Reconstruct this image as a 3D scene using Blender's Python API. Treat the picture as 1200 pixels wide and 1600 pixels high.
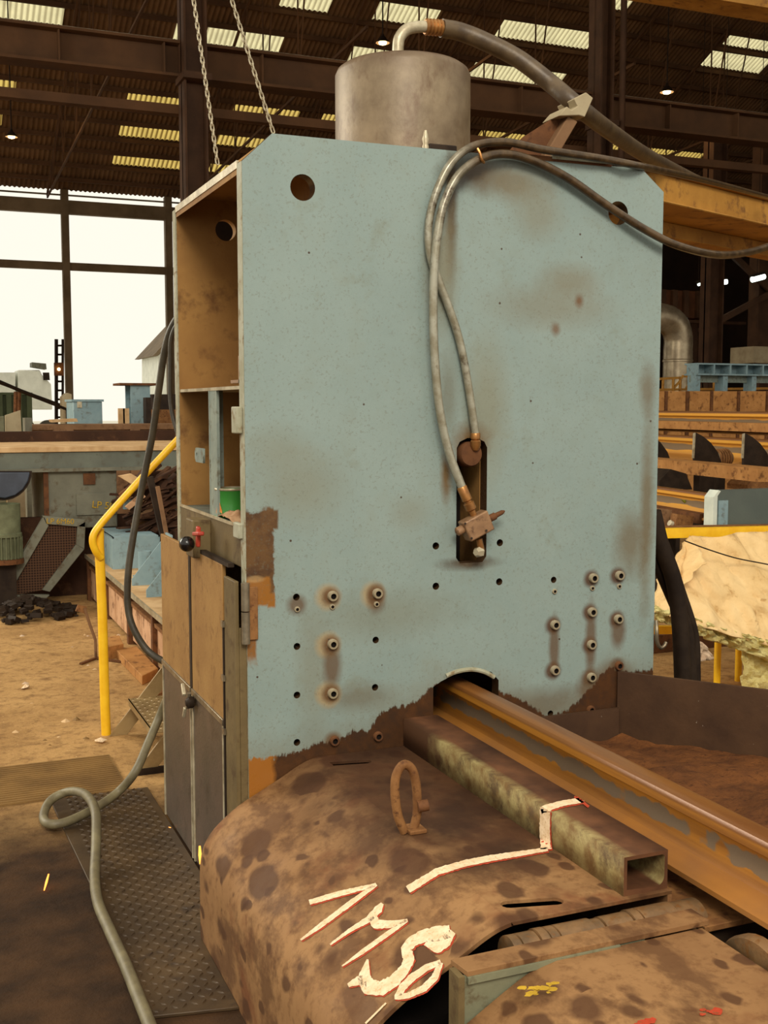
import bpy, bmesh, math, random
from mathutils import Vector, Matrix, noise as mnoise
random.seed(7)
SC = bpy.context.scene
for o in list(bpy.data.objects): bpy.data.objects.remove(o)
COL = SC.collection
PI = math.pi

# ---------------------------------------------------------------- camera
H = 1.70                     # eye height
D = 3.45                     # distance to the front plate of the press
YAW, PIT, FPX = math.radians(22.62), math.radians(-5.31), 1772.0
cam_data = bpy.data.cameras.new('camera')
cam_data.sensor_fit = 'VERTICAL'; cam_data.sensor_height = 36.0
cam_data.lens = FPX/1600.0*36.0
cam_data.clip_end = 500; cam_data.clip_start = 0.02
cam = bpy.data.objects.new('camera', cam_data); COL.objects.link(cam)
cam.location = (0, 0, H); cam.rotation_euler = (PI/2+PIT, 0, -YAW)
SC.camera = cam
# ---------------------------------------------------------------- world, lights, exposure
w = bpy.data.worlds.new('overcast'); SC.world = w; w.use_nodes = True
bg = w.node_tree.nodes['Background']
bg.inputs['Color'].default_value = (1.0, 0.955, 0.83, 1); bg.inputs['Strength'].default_value = 1.8
def area(name, loc, target, sx, sy, power, color):
    l = bpy.data.lights.new(name, 'AREA'); l.shape = 'RECTANGLE'; l.size = sx; l.size_y = sy
    l.energy = power; l.color = color
    o = bpy.data.objects.new(name, l); COL.objects.link(o); o.location = loc
    o.rotation_euler = (Vector(target)-Vector(loc)).to_track_quat('-Z', 'Y').to_euler()
    return o
area('front_fill', (-1.5, -6.5, 9.0), (1.8, 3.4, 1.2), 5, 3.5, 2300, (1.0, 0.93, 0.80))  # added soft fill from behind the camera, not a real rooflight
area('left_fill', (-8.0, 15.0, 7.0), (1.5, 7.0, 0.3), 6, 6, 2600, (1.0, 0.93, 0.76))  # added unseen fill from the left, standing in for outside daylight
SC.view_settings.view_transform = 'Standard'; SC.view_settings.look = 'None'
SC.view_settings.exposure = -0.80; SC.view_settings.gamma = 1.0
SC.view_settings.use_curve_mapping = False

# ---------------------------------------------------------------- measuring helpers (photo point -> point on a plane of the place)
cp, sp, cy_, sy_ = math.cos(PIT), math.sin(PIT), math.cos(YAW), math.sin(YAW)
FW = Vector((sy_*cp, cy_*cp, sp)); RT = Vector((cy_, -sy_, 0)); UP = RT.cross(FW); CC = Vector((0, 0, H))
def ray(x, y): return RT*((x-600)/FPX) - UP*((y-800)/FPX) + FW
def PY(x, y, Y=D): d = ray(x, y); return CC+d*(Y/d.y)
def PX(x, y, X): d = ray(x, y); return CC+d*(X/d.x)
def PZ(x, y, Z=0.0): d = ray(x, y); return CC+d*((Z-H)/d.z)
def LIN(r, g, b):
    f = lambda c: ((c/255+.055)/1.055)**2.4 if c > 10 else c/255/12.92
    return (f(r), f(g), f(b), 1)

# ---------------------------------------------------------------- materials
class NT:
    def __init__(s, name):
        s.m = bpy.data.materials.new(name); s.m.use_nodes = True; s.t = s.m.node_tree
        s.b = s.t.nodes['Principled BSDF']; s.co = None
    def n(s, typ, **kw):
        q = s.t.nodes.new(typ)
        for k, v in kw.items(): setattr(q, k, v)
        return q
    def l(s, a, b): s.t.links.new(a, b)
    def coord(s):
        if s.co is None: s.co = s.n('ShaderNodeTexCoord').outputs['Object']
        return s.co
    def mapped(s, scale=(1, 1, 1), rot=(0, 0, 0), loc=(0, 0, 0)):
        m = s.n('ShaderNodeMapping'); m.inputs['Scale'].default_value = scale; m.inputs['Rotation'].default_value = rot
        m.inputs['Location'].default_value = loc; s.l(s.coord(), m.inputs['Vector']); return m.outputs[0]
    def noise(s, scale, detail=4, rough=.55, vec=None):
        q = s.n('ShaderNodeTexNoise'); q.inputs['Scale'].default_value = scale; q.inputs['Detail'].default_value = detail
        q.inputs['Roughness'].default_value = rough; s.l(vec or s.coord(), q.inputs['Vector']); return q.outputs['Fac']
    def step(s, v, a, b):
        q = s.n('ShaderNodeMapRange'); q.inputs['From Min'].default_value = a; q.inputs['From Max'].default_value = b
        s.l(v, q.inputs['Value']); return q.outputs[0]
    def math(s, op, a, b=None, c=None):
        q = s.n('ShaderNodeMath', operation=op)
        for i, v in enumerate((a, b, c)):
            if v is None: continue
            if isinstance(v, (int, float)): q.inputs[i].default_value = v
            else: s.l(v, q.inputs[i])
        return q.outputs[0]
    def mix(s, f, a, b):
        q = s.n('ShaderNodeMix', data_type='RGBA')
        for sock, v in ((q.inputs[0], f), (q.inputs[6], a), (q.inputs[7], b)):
            if isinstance(v, (int, float)): sock.default_value = v
            elif isinstance(v, tuple): sock.default_value = v
            else: s.l(v, sock)
        return q.outputs[2]
    def xyz(s):
        q = s.n('ShaderNodeSeparateXYZ'); s.l(s.coord(), q.inputs[0]); return q.outputs
    def done(s, color, rough=.7, metal=0.0, bump=None, bs=.3, bd=.01):
        if isinstance(color, tuple): s.b.inputs['Base Color'].default_value = color
        else: s.l(color, s.b.inputs['Base Color'])
        if isinstance(rough, (int, float)): s.b.inputs['Roughness'].default_value = rough
        else: s.l(rough, s.b.inputs['Roughness'])
        s.b.inputs['Metallic'].default_value = metal
        if isinstance(rough, (int, float)) and rough >= .6: s.b.inputs['Specular IOR Level'].default_value = .18
        if bump is not None:
            q = s.n('ShaderNodeBump'); q.inputs['Strength'].default_value = bs; q.inputs['Distance'].default_value = bd
            s.l(bump, q.inputs['Height']); s.l(q.outputs[0], s.b.inputs['Normal'])
        return s.m
def mottled(name, c1, c2, scale=6, rough=.7, metal=0.0, c3=None, fine=60, bs=.25, bd=.004):
    k = NT(name)
    a = k.step(k.noise(scale, 5, .6), .38, .62)
    col = k.mix(a, LIN(*c1), LIN(*c2))
    if c3:
        col = k.mix(k.step(k.noise(scale*2.7, 6, .65), .54, .66), col, LIN(*c3))
    f = k.noise(fine, 3, .6)
    return k.done(col, rough, metal, f, bs, bd)
def emitter(name, c, s):
    k = NT(name); k.b.inputs['Base Color'].default_value = (0, 0, 0, 1)
    k.b.inputs['Emission Color'].default_value = c; k.b.inputs['Emission Strength'].default_value = s
    return k.m
M = {}
M['floor_dirt'] = None
# dusty workshop floor
k = NT('dirt_floor'); X, Y, Z = k.xyz()
base = k.mix(k.step(k.noise(1.3, 6, .6), .35, .65), LIN(190, 150, 96), LIN(160, 122, 74))
base = k.mix(k.step(k.noise(9, 6, .65), .5, .7), base, LIN(128, 94, 56))
base = k.mix(k.math('MULTIPLY', k.step(k.noise(22, 6, .7), .52, .66), .6), base, LIN(112, 80, 46))
base = k.mix(k.step(k.noise(40, 3, .6), .66, .72), base, LIN(206, 170, 118))
oil = k.math('ADD', Y, k.math('MULTIPLY', k.noise(2.2, 4), 1.2))  # near floor darkens: oily dirt plus weaker light, both put into the colour
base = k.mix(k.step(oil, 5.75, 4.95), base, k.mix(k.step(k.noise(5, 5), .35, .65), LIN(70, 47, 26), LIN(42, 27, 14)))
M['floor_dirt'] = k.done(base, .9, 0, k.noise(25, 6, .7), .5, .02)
# painted front plate: pale blue-grey, worn to brown steel along the foot, stained round bolts
LARGE_BOLTS = [(519, 931), (589, 927), (519, 1006), (519, 1083), (926, 903), (967, 899), (924, 956), (965, 967), (866, 976), (923, 1007), (866, 1047), (923, 1058), (922, 1109), (590, 1150), (522, 1157), (966, 1040)]
SMALL_BOLTS = [(464, 952), (519, 948), (588, 944), (866, 924), (925, 919), (967, 916)]
HOLES = [(463, 933), (464, 1010), (464, 1086), (464, 1160), (587, 1000), (586, 1074), (681, 853), (781, 848), (681, 916), (780, 909), (865, 906), (860, 1115)]
def paint_plate():
    k = NT('worn_blue_paint'); X, Y, Z = k.xyz()
    n1 = k.noise(3.2, 6, .6); n2 = k.noise(14, 6, .65); n3 = k.noise(70, 3, .6)
    blue = k.mix(k.step(n1, .3, .7), LIN(136, 150, 144), LIN(128, 143, 138))
    blue = k.mix(k.math('MULTIPLY', k.step(n2, .5, .72), .32), blue, LIN(128, 136, 124))
    blue = k.mix(k.math('MULTIPLY', k.step(k.noise(5.5, 7, .7), .58, .74), .5), blue, LIN(118, 118, 98))
    wob = k.math('MULTIPLY', k.math('SUBTRACT', n2, .5), .16)
    wob2 = k.math('MULTIPLY', k.math('SUBTRACT', n3, .5), .05)
    wv = k.math('ADD', wob, wob2)
    drip = k.noise(1.0, 3, .6, k.mapped((75, 1, 5)))
    def ell(px, py, rx, rz, soft=.5, w=1.0, box=False):
        p = PY(px, py)
        dx = k.math('MULTIPLY', k.math('SUBTRACT', X, p.x), 1/rx); dz = k.math('MULTIPLY', k.math('SUBTRACT', Z, p.z), 1/rz)
        r = k.math('MAXIMUM', k.math('ABSOLUTE', dx), k.math('ABSOLUTE', dz)) if box else k.math('SQRT', k.math('ADD', k.math('MULTIPLY', dx, dx), k.math('MULTIPLY', dz, dz)))
        r = k.math('ADD', r, k.math('MULTIPLY', wv, 5.0*w))
        return k.step(r, 1.0+soft*.5, 1.0-soft*.5)
    col = blue
    def over(mask, c, a=1.0):
        nonlocal col
        col = k.mix(k.math('MULTIPLY', mask, a), col, LIN(*c))
    # grease smears under the hoses and around the slot
    for (px, py, rx, rz, a, c) in [(705, 330, .018, .2, .8, (78, 62, 40)), (690, 420, .05, .16, .55, (120, 112, 86)), (740, 270, .10, .05, .9, (70, 52, 34)), (800, 285, .12, .05, .6, (112, 100, 76)),
            (840, 330, .08, .08, .35, (120, 108, 80)), (760, 640, .07, .2, .45, (122, 116, 90)), (700, 620, .03, .12, .4, (96, 88, 66)), (735, 690, .06, .05, .8, (104, 78, 44)), (697, 745, .018, .07, .8, (104, 80, 48)),
            (735, 880, .09, .02, .8, (76, 60, 42)), (860, 480, .2, .06, .35, (116, 104, 78)), (890, 440, .1, .05, .45, (116, 106, 82)), (1010, 800, .025, .3, .6, (104, 88, 60)), (1012, 610, .03, .08, .5, (100, 82, 54)), (905, 470, .015, .02, .7, (104, 74, 46)), (868, 515, .015, .02, .6, (104, 74, 46)),
            (470, 760, .12, .10, .35, (124, 118, 94)), (430, 700, .09, .06, .25, (124, 118, 94)), (985, 850, .06, .10, .55, (104, 88, 62)), (640, 800, .06, .05, .25, (120, 112, 88)), (600, 960, .22, .07, .3, (114, 110, 88)), (490, 1050, .05, .18, .3, (116, 108, 84)), (850, 1100, .16, .05, .5, (96, 80, 58)), (560, 1090, .10, .04, .45, (100, 86, 62))]:
        over(ell(px, py, rx, rz, 1.2, 1.3), c, min(.95, a*1.3))
    # rust halos round bolts
    for i, (px, py) in enumerate(LARGE_BOLTS):
        if px < 600 and py < 1100: over(ell(px-6, py+2, .042, .042, .5, .5), (158, 136, 98), .75)
        over(ell(px-2, py+1, .030, .030, .6, .4), (96, 66, 40) if px < 700 else (80, 52, 34), .9)
    for (px, py, rx, rz) in [(923, 1000, .022, .13), (866, 1010, .02, .10), (922, 1075, .05, .06), (519, 1040, .03, .07), (966, 985, .03, .06), (588, 935, .03, .045), (464, 945, .03, .03), (960, 1060, .08, .06)]:
        over(ell(px, py, rx, rz, .8, .5), (92, 66, 42), .8)
    # bare rusty patch beside the hinge
    pb = k.mix(k.step(n2, .42, .6), LIN(100, 72, 44), LIN(74, 50, 31))
    mk = k.math('MAXIMUM', ell(404, 862, .050, .135, .12, 1.1, True), ell(424, 812, .022, .03, .3, 1.0, True))
    col = k.mix(mk, col, pb)
    over(k.math('MAXIMUM', ell(396, 925, .052, .045, .2, .9, True), ell(424, 938, .012, .022, .4, .8, True)), (140, 92, 40)); over(ell(390, 985, .022, .10, .3, .9, True), (128, 86, 44)); over(ell(398, 905, .03, .012, .5), (168, 134, 88), .6)
    over(k.step(k.noise(130, 2, .6), .60, .66), (104, 100, 84), .35)
    # brown unpainted foot with an uneven border
    curve = k.n('ShaderNodeFloatCurve'); x0, x1, z0, z1 = .9, 2.6, .4, .95
    c = curve.mapping.curves[0]
    pts = [(388, 1185), (430, 1186), (480, 1168), (530, 1155), (575, 1140), (600, 1112), (650, 1096), (680, 1072), (740, 1068), (800, 1085), (860, 1122), (905, 1098), (925, 1070), (950, 1042), (985, 1052), (1021, 1046)]
    P = [((p.x-x0)/(x1-x0), (p.z-z0)/(z1-z0)) for p in (PY(a, b) for a, b in pts)]
    c.points[0].location = (0, P[0][1]); c.points[1].location = (1, P[-1][1])
    for q in P: c.points.new(*q)
    for q in c.points: q.handle_type = 'VECTOR'
    curve.mapping.update()
    k.l(k.step(X, x0, x1), curve.inputs['Value'])
    zb = k.math('ADD', k.math('MULTIPLY', curve.outputs[0], z1-z0), z0)
    below = k.math('ADD', k.math('SUBTRACT', zb, Z), k.math('ADD', k.math('MULTIPLY', wv, .42), k.math('MULTIPLY', k.math('SUBTRACT', drip, .5), .05)))
    over(k.step(below, -.10, .03), (110, 100, 78), .45)
    brown = k.mix(k.step(n2, .4, .62), LIN(78, 50, 30), LIN(58, 38, 24))
    orange = k.step(k.math('ADD', k.math('MULTIPLY', X, -1.0), k.math('MULTIPLY', wob, .3)), -1.06, -1.04)
    brown = k.mix(orange, brown, LIN(146, 92, 36))
    col = k.mix(k.step(below, -.004, .004), col, brown)
    # scattered specks
    v = k.n('ShaderNodeTexVoronoi'); v.inputs['Scale'].default_value = 16; k.l(k.coord(), v.inputs['Vector'])
    sel = k.n('ShaderNodeSeparateXYZ'); k.l(v.outputs['Color'], sel.inputs[0])
    over(k.math('MULTIPLY', k.step(v.outputs['Distance'], .075, .05), k.step(sel.outputs[0], .8, .81)), (70, 56, 44))
    g = k.n('ShaderNodeNewGeometry'); nn = k.n('ShaderNodeSeparateXYZ'); k.l(g.outputs['True Normal'], nn.inputs[0])
    over(k.step(nn.outputs[1], -.6, -.4), (72, 52, 34))
    return k.done(col, k.step(n2, .2, 1.2), 0, n3, .12, .002)
M['plate'] = paint_plate()
M['plate'].node_tree.nodes['Principled BSDF'].inputs['Specular IOR Level'].default_value = .3
M['blue_edge'] = mottled('chipped_blue_edge', (168, 166, 146), (146, 142, 116), 9, .6, 0, (124, 104, 74))
M['pale_blue'] = mottled('pale_blue_paint', (138, 160, 164), (124, 148, 154), 5, .6, 0, (112, 122, 120))
M['bar_blue'] = mottled('grey_blue_bar', (136, 144, 132), (120, 130, 122), 8, .6, 0, (100, 96, 80))
M['primer'] = mottled('ochre_primer', (158, 118, 66), (136, 98, 54), 2.2, .75, 0, (112, 78, 44))
M['sill'] = mottled('olive_grey_steel', (112, 94, 62), (98, 82, 54), 6, .6, 0, (84, 66, 44))
M['door_tan'] = mottled('tan_rusted_sheet', (158, 120, 70), (146, 108, 62), 7, .6, .0, (128, 92, 52), 90)
M['door_grey'] = mottled('grey_brown_sheet', (98, 80, 66), (82, 70, 56), 4, .45, .3, (74, 60, 46), 90)
M['bare_steel'] = mottled('worn_bare_steel', (150, 138, 116), (112, 98, 78), 12, .38, .7)
M['pale_steel'] = mottled('pale_worn_steel', (190, 178, 150), (150, 136, 108), 14, .4, .3)
M['dark_iron'] = mottled('dark_iron', (52, 40, 30), (38, 28, 21), 9, .6, .2)
M['rust'] = mottled('brown_rust', (112, 72, 42), (88, 56, 34), 9, .75, 0, (70, 44, 28))
M['rust_lug'] = mottled('orange_brown_rust', (138, 96, 56), (112, 74, 42), 16, .75, 0, (88, 56, 34))
M['pink_rust'] = mottled('pale_pinkish_plate', (206, 164, 128), (184, 142, 106), 4, .8, 0, (120, 84, 58))
M['shaft'] = mottled('dark_grooved_steel', (136, 102, 66), (100, 77, 52), 15, .45, .3, (122, 80, 38))
M['green_paint'] = mottled('grey_green_paint', (124, 122, 96), (108, 108, 86), 6, .65, 0, (92, 80, 58))
M['grey_machine'] = mottled('grey_machine_paint', (118, 116, 100), (104, 102, 88), 4, .6, 0, (92, 80, 62))
M['bed_grey'] = mottled('bed_blue_grey', (108, 112, 100), (96, 98, 88), 3, .6, 0, (88, 82, 68))
M['tan_top'] = mottled('tan_dusty_top', (206, 172, 128), (178, 142, 98), 6, .7)
M['motor_green'] = mottled('motor_green', (112, 116, 88), (92, 94, 70), 8, .6)
M['saw_blue'] = mottled('deep_blue_guard', (66, 74, 88), (52, 58, 70), 4, .5)
M['dark_plate'] = mottled('dark_brown_plate', (70, 44, 28), (54, 34, 22), 3, .75, 0, (84, 56, 36))
M['yellow'] = mottled('yellow_paint', (246, 196, 36), (236, 180, 24), 12, .45)
M['yellow'].node_tree.nodes['Principled BSDF'].inputs['Roughness'].default_value = .4
M['yellow_old'] = mottled('old_yellow_paint', (180, 130, 58), (156, 108, 46), 3, .6, 0, (124, 84, 44))
M['rubber'] = mottled('black_rubber', (70, 62, 46), (52, 46, 34), 12, .5)
M['hose_grey'] = mottled('grey_hose', (120, 110, 80), (98, 88, 64), 14, .55)
M['hose_metal'] = mottled('greasy_braided_hose', (150, 142, 118), (112, 102, 80), 20, .35, .35, (70, 54, 36))
M['hose_brown'] = mottled('brown_greasy_hose', (92, 74, 50), (70, 54, 36), 16, .45, .1)
M['brass'] = mottled('dull_brass_fitting', (168, 116, 62), (136, 92, 50), 22, .35, .6)
M['copper_block'] = mottled('copper_brown_block', (152, 116, 82), (132, 98, 68), 22, .5, .2, (104, 74, 50))
M['red'] = mottled('red_paint', (176, 62, 40), (156, 46, 30), 15, .5)
M['black_knob'] = mottled('black_plastic', (24, 18, 15), (18, 14, 12), 9, .2)
M['white_paint'] = mottled('white_brush_paint', (232, 206, 172), (214, 184, 146), 40, .8, 0, (196, 160, 118))
M['red_paint'] = mottled('red_marking_paint', (178, 66, 40), (160, 56, 34), 40, .8, 0, (128, 74, 44))
M['yellow_mark'] = mottled('yellow_marking_paint', (190, 152, 44), (170, 134, 40), 40, .8)
M['void'] = mottled('dark_inside', (26, 18, 12), (20, 14, 10), 5, .9)
M['column'] = mottled('brown_steel_column', (84, 58, 40), (68, 47, 33), 2, .7, .0)
M['girder'] = mottled('brown_girder', (96, 67, 44), (80, 56, 38), 1.2, .8)
M['roof'] = mottled('sooty_corrugated', (120, 90, 62), (98, 72, 49), .8, .9)
M['wall'] = mottled('brown_cladding', (50, 34, 23), (38, 26, 18), .6, .85)
M['wall_rust'] = mottled('rust_brown_tank', (104, 64, 40), (84, 52, 33), 2.5, .7)
M['mullion'] = mottled('tan_brown_post', (124, 106, 82), (104, 88, 66), 1, .7)
M['duct'] = mottled('dull_galvanised', (176, 160, 132), (140, 124, 100), 4, .35, .6)
M['beam_block'] = mottled('brown_rail_block', (184, 132, 76), (162, 112, 62), 5, .7, 0, (112, 72, 38))
M['yard'] = mottled('pale_yard', (236, 232, 216), (220, 214, 196), .5, .9)
M['white_truck'] = mottled('pale_truck', (240, 240, 226), (226, 226, 212), 2, .6)
M['skip_green'] = mottled('dark_green_skip', (76, 84, 58), (62, 68, 48), 2, .7)
M['grey_sheet'] = mottled('greyish_plate', (168, 154, 124), (146, 130, 102), 3, .7)
M['long_brown'] = mottled('weathered_brown_box', (136, 102, 72), (116, 86, 60), 3, .75, 0, (98, 70, 48))
M['tank_green'] = mottled('can_green', (56, 132, 50), (46, 116, 44), 6, .35)
M['green_paint_mark'] = mottled('green_paint_mark', (150, 160, 50), (132, 140, 44), 9, .6)
M['can_orange'] = mottled('can_orange', (206, 112, 40), (220, 150, 80), 60, .4)
M['cream'] = mottled('cream_rag', (176, 140, 104), (150, 112, 80), 24, .9)
M['stone'] = mottled('pale_rag', (202, 176, 148), (176, 146, 118), 25, .9)
M['plate_grey'] = mottled('slate_grey_panel', (88, 96, 88), (80, 88, 82), 3, .55)
M['white_edge'] = mottled('white_edge', (214, 220, 206), (196, 204, 192), 5, .5)
M['ground_plate'] = mottled('dark_chequer', (88, 68, 44), (66, 50, 32), 4, .5, .25, (60, 45, 30))
M['mat'] = mottled('worn_ribbed_plate', (138, 106, 62), (116, 88, 52), 4, .7, .1)
M['steel_tread'] = mottled('worn_tread', (158, 132, 88), (130, 104, 66), 8, .5, .2)
M['lamp_glow'] = emitter('sodium_glow', (1.0, .72, .32, 1), 14)
M['tube_glow'] = emitter('tube_glow', (.85, 1.0, .88, 1), 8)
M['ember'] = emitter('ember_glow', (1.0, .28, .04, 1), 6)
M['ember_hot'] = emitter('ember_hot', (1.0, .36, .05, 1), 5)
def skylight_mat(name, c, valley_dark=.5):
    k = NT(name); tr = k.n('ShaderNodeBsdfTranslucent'); 
    col = k.mix(k.step(k.noise(1.5, 3), .4, .7), c, tuple(v*.8 for v in c[:3])+(1,))
    wv = k.math('SINE', k.math('MULTIPLY', k.xyz()[0], 2*PI/.19)); col = k.mix(k.math('MULTIPLY', k.step(wv, .1, -.7), valley_dark), col, (c[0]*.25, c[1]*.2, c[2]*.15, 1))  # valley stripes: dirt plus the corrugation's shading put into the colour
    k.l(col, tr.inputs['Color']); k.l(tr.outputs[0], k.t.nodes['Material Output'].inputs['Surface']); return k.m
M['sky_pale'] = skylight_mat('pale_rooflight', (.95, .88, .55, 1))
M['sky_amber'] = skylight_mat('amber_rooflight', (.78, .58, .17, 1), .9)
# hood sheet: dusty brown with dark oval oil spots
def hood_mat(name, dark=1.0):
    k = NT(name); X, Y, Z = k.xyz()
    base = k.mix(k.step(k.noise(3, 5, .6), .35, .65), LIN(150, 112, 73), LIN(130, 94, 60))
    base = k.mix(k.step(k.noise(26, 5, .7), .5, .75), base, LIN(106, 72, 44))
    base = k.mix(k.math('MULTIPLY', k.step(k.noise(4.5, 4, .6), .55, .68), .7), base, LIN(104, 58, 34))
    q = k.n('ShaderNodeMapping'); q.inputs['Scale'].default_value = (1.0, .62, 1.0); q.inputs['Rotation'].default_value = (0, 0, .35)
    k.l(k.coord(), q.inputs['Vector'])
    nz = k.n('ShaderNodeTexNoise'); nz.inputs['Scale'].default_value = 14; k.l(k.coord(), nz.inputs['Vector'])
    mv = k.n('ShaderNodeMix', data_type='VECTOR'); mv.inputs[0].default_value = .035
    k.l(q.outputs[0], mv.inputs[4]); k.l(nz.outputs['Color'], mv.inputs[5])
    for sc, th, lo in ((8, .46, .25), (12, .44, .42), (19, .4, .55)):
        v = k.n('ShaderNodeTexVoronoi'); v.inputs['Scale'].default_value = sc; v.inputs['Randomness'].default_value = .9
        k.l(mv.outputs[1], v.inputs['Vector'])
        sp_ = k.n('ShaderNodeSeparateXYZ'); k.l(v.outputs['Color'], sp_.inputs[0])
        rad = k.math('MULTIPLY', sp_.outputs[1], th)
        m = k.step(k.math('SUBTRACT', v.outputs['Distance'], rad), .05, -.05)
        m = k.math('MULTIPLY', m, k.step(sp_.outputs[0], lo, lo+.02))
        base = k.mix(k.math('MULTIPLY', m, .82), base, LIN(74, 47, 30))
    # oily area near the press
    base = k.mix(k.math('MULTIPLY', k.step(k.noise(8, 5, .65, q.outputs[0]), .48, .60), .72), base, LIN(86, 57, 36))
    m = k.step(k.math('ADD', k.math('ADD', Y, k.math('MULTIPLY', X, .35)), k.math('MULTIPLY', k.noise(5, 4), 1.0)), 3.22, 3.66)
    m = k.math('MULTIPLY', m, k.step(k.math('ADD', X, k.math('MULTIPLY', k.noise(7, 4), .3)), 1.10, 1.38))
    base = k.mix(k.math('MULTIPLY', m, .9), base, k.mix(k.step(k.noise(6, 4), .4, .6), LIN(70, 43, 27), LIN(52, 32, 21)))
    return k.done(base, k.step(k.noise(7, 4), -.7, 1.0), 0, k.noise(50, 4, .6), .2, .003)
M['hood'] = hood_mat('oil_spotted_sheet')
M['hood'].node_tree.nodes['Principled BSDF'].inputs['Specular IOR Level'].default_value = .15
k = NT('box_tube_steel'); X, Y, Z = k.xyz()
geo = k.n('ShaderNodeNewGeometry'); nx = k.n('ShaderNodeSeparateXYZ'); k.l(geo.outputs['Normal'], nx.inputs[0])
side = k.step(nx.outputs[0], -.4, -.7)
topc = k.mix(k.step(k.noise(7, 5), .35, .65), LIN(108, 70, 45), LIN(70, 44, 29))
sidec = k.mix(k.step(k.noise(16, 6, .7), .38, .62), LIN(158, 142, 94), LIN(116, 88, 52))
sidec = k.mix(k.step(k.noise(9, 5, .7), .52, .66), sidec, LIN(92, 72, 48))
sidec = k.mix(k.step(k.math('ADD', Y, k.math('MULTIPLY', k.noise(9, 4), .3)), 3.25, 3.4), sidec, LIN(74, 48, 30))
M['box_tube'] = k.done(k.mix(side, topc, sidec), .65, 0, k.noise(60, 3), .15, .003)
# rusty rail
def rail_mat(nm, ca, cb):
    k = NT(nm); X, Y, Z = k.xyz(); st = k.mapped((18, 1.2, 30))
    n = k.noise(3, 6, .65); s_ = k.noise(1.0, 5, .6, st)
    col = k.mix(k.step(s_, .35, .65), ca, cb)
    top = k.math('MULTIPLY', k.step(Z, .152, .158), 1.0)
    col = k.mix(top, col, k.mix(k.step(s_, .4, .6), LIN(136, 88, 42), LIN(118, 74, 38)))
    low = k.step(k.math('ADD', Z, k.math('MULTIPLY', s_, .02)), .075, .035)
    col = k.mix(k.math('MULTIPLY', low, .8), col, k.mix(k.step(n, .4, .6), LIN(158, 104, 44), LIN(140, 94, 50)))
    web = k.math('MULTIPLY', k.step(k.math('ADD', Z, k.math('MULTIPLY', k.math('SUBTRACT', k.noise(16, 4), .5), .05)), .066, .070), k.step(k.math('ADD', Z, k.math('MULTIPLY', k.math('SUBTRACT', k.noise(22, 4), .5), .05)), .112, .106))
    web = k.math('MULTIPLY', web, k.step(k.math('SUBTRACT', k.noise(4.5, 4), .0), .40, .44))
    col = k.mix(k.math('MULTIPLY', web, .9), col, LIN(116, 102, 84))
    return k.done(col, k.mix(top, (.62,)*3+(1,), (.33,)*3+(1,)), .15, k.noise(90, 4, .6), .2, .002)
M['rail'] = rail_mat('rusty_rail', LIN(182, 120, 34), LIN(138, 86, 24))
M['rail_yellow_lift'] = rail_mat('yellow_lifted_rail', LIN(232, 170, 62), LIN(204, 140, 48))  # yellower, and brightened in the colour to offset the dimmer light there
def hose_mat():
    k = NT('greasy_hose'); X, Y, Z = k.xyz(); n = k.noise(22, 5, .65)
    c = k.mix(k.step(n, .4, .6), LIN(160, 156, 138), LIN(134, 126, 104)); c = k.mix(k.step(k.noise(9, 5, .7), .54, .66), c, LIN(74, 58, 38))
    m = k.math('MULTIPLY', k.step(k.math('ADD', Z, k.math('MULTIPLY', n, .1)), 2.40, 2.50), k.step(X, 1.62, 1.76)); m = k.math('MAXIMUM', m, k.step(X, 1.9, 2.0))
    return k.done(k.mix(m, c, k.mix(k.step(n, .4, .6), LIN(92, 72, 48), LIN(64, 49, 32))), .3, .25)
M['hose_metal'] = hose_mat()
k = NT('cylinder_steel'); X, Y, Z = k.xyz()
c0 = k.mix(k.step(k.noise(5, 6, .65), .35, .65), LIN(134, 116, 90), LIN(98, 80, 57))
c0 = k.mix(k.step(k.noise(12, 6, .7, k.mapped((1, 1, .5))), .52, .68), c0, LIN(96, 72, 48))
c0 = k.mix(k.math('MULTIPLY', k.step(k.math('ADD', Z, k.math('MULTIPLY', k.noise(4, 4), .2)), 2.95, 3.1), .8), c0, LIN(84, 58, 40))
M['cylinder'] = k.done(c0, .5, .15, k.noise(40, 4), .25, .004)
k = NT('kraft_paper')
c0 = k.mix(k.step(k.noise(4, 5, .6), .35, .65), LIN(240, 206, 150), LIN(222, 184, 126))
c0 = k.mix(k.step(k.noise(8, 5, .7), .58, .74), c0, LIN(178, 132, 74))
v = k.n('ShaderNodeTexVoronoi'); v.feature = 'DISTANCE_TO_EDGE'; v.inputs['Scale'].default_value = 5; k.l(k.coord(), v.inputs['Vector'])
v2 = k.n('ShaderNodeTexVoronoi'); v2.inputs['Scale'].default_value = 8; k.l(k.mapped((1, 1, .6), (0, .5, 0)), v2.inputs['Vector'])
M['kraft'] = k.done(c0, .75, 0, k.math('ADD', k.math('ADD', k.math('MULTIPLY', k.step(v.outputs['Distance'], 0, .3), .35), k.math('MULTIPLY', v2.outputs['Distance'], .8)), k.noise(6, 5, .6)), .7, .03)
k = NT('glass_wool')
c0 = k.mix(k.step(k.noise(20, 5, .7), .35, .65), LIN(250, 236, 166), LIN(226, 204, 122))
M['wool'] = k.done(c0, .95, 0, k.noise(60, 5, .7), 1.0, .02)
k = NT('rust_scale')
c0 = k.mix(k.step(k.noise(6, 6, .7, k.mapped((1, 1.8, 1), (0, 0, .5))), .35, .65), LIN(118, 72, 36), LIN(84, 50, 27))
M['scale'] = k.done(k.mix(k.step(k.noise(50, 4, .7), .55, .72), c0, LIN(64, 36, 20)), .9, 0, k.noise(40, 6, .7), .6, .02)
k = NT('tray_wall')
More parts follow.
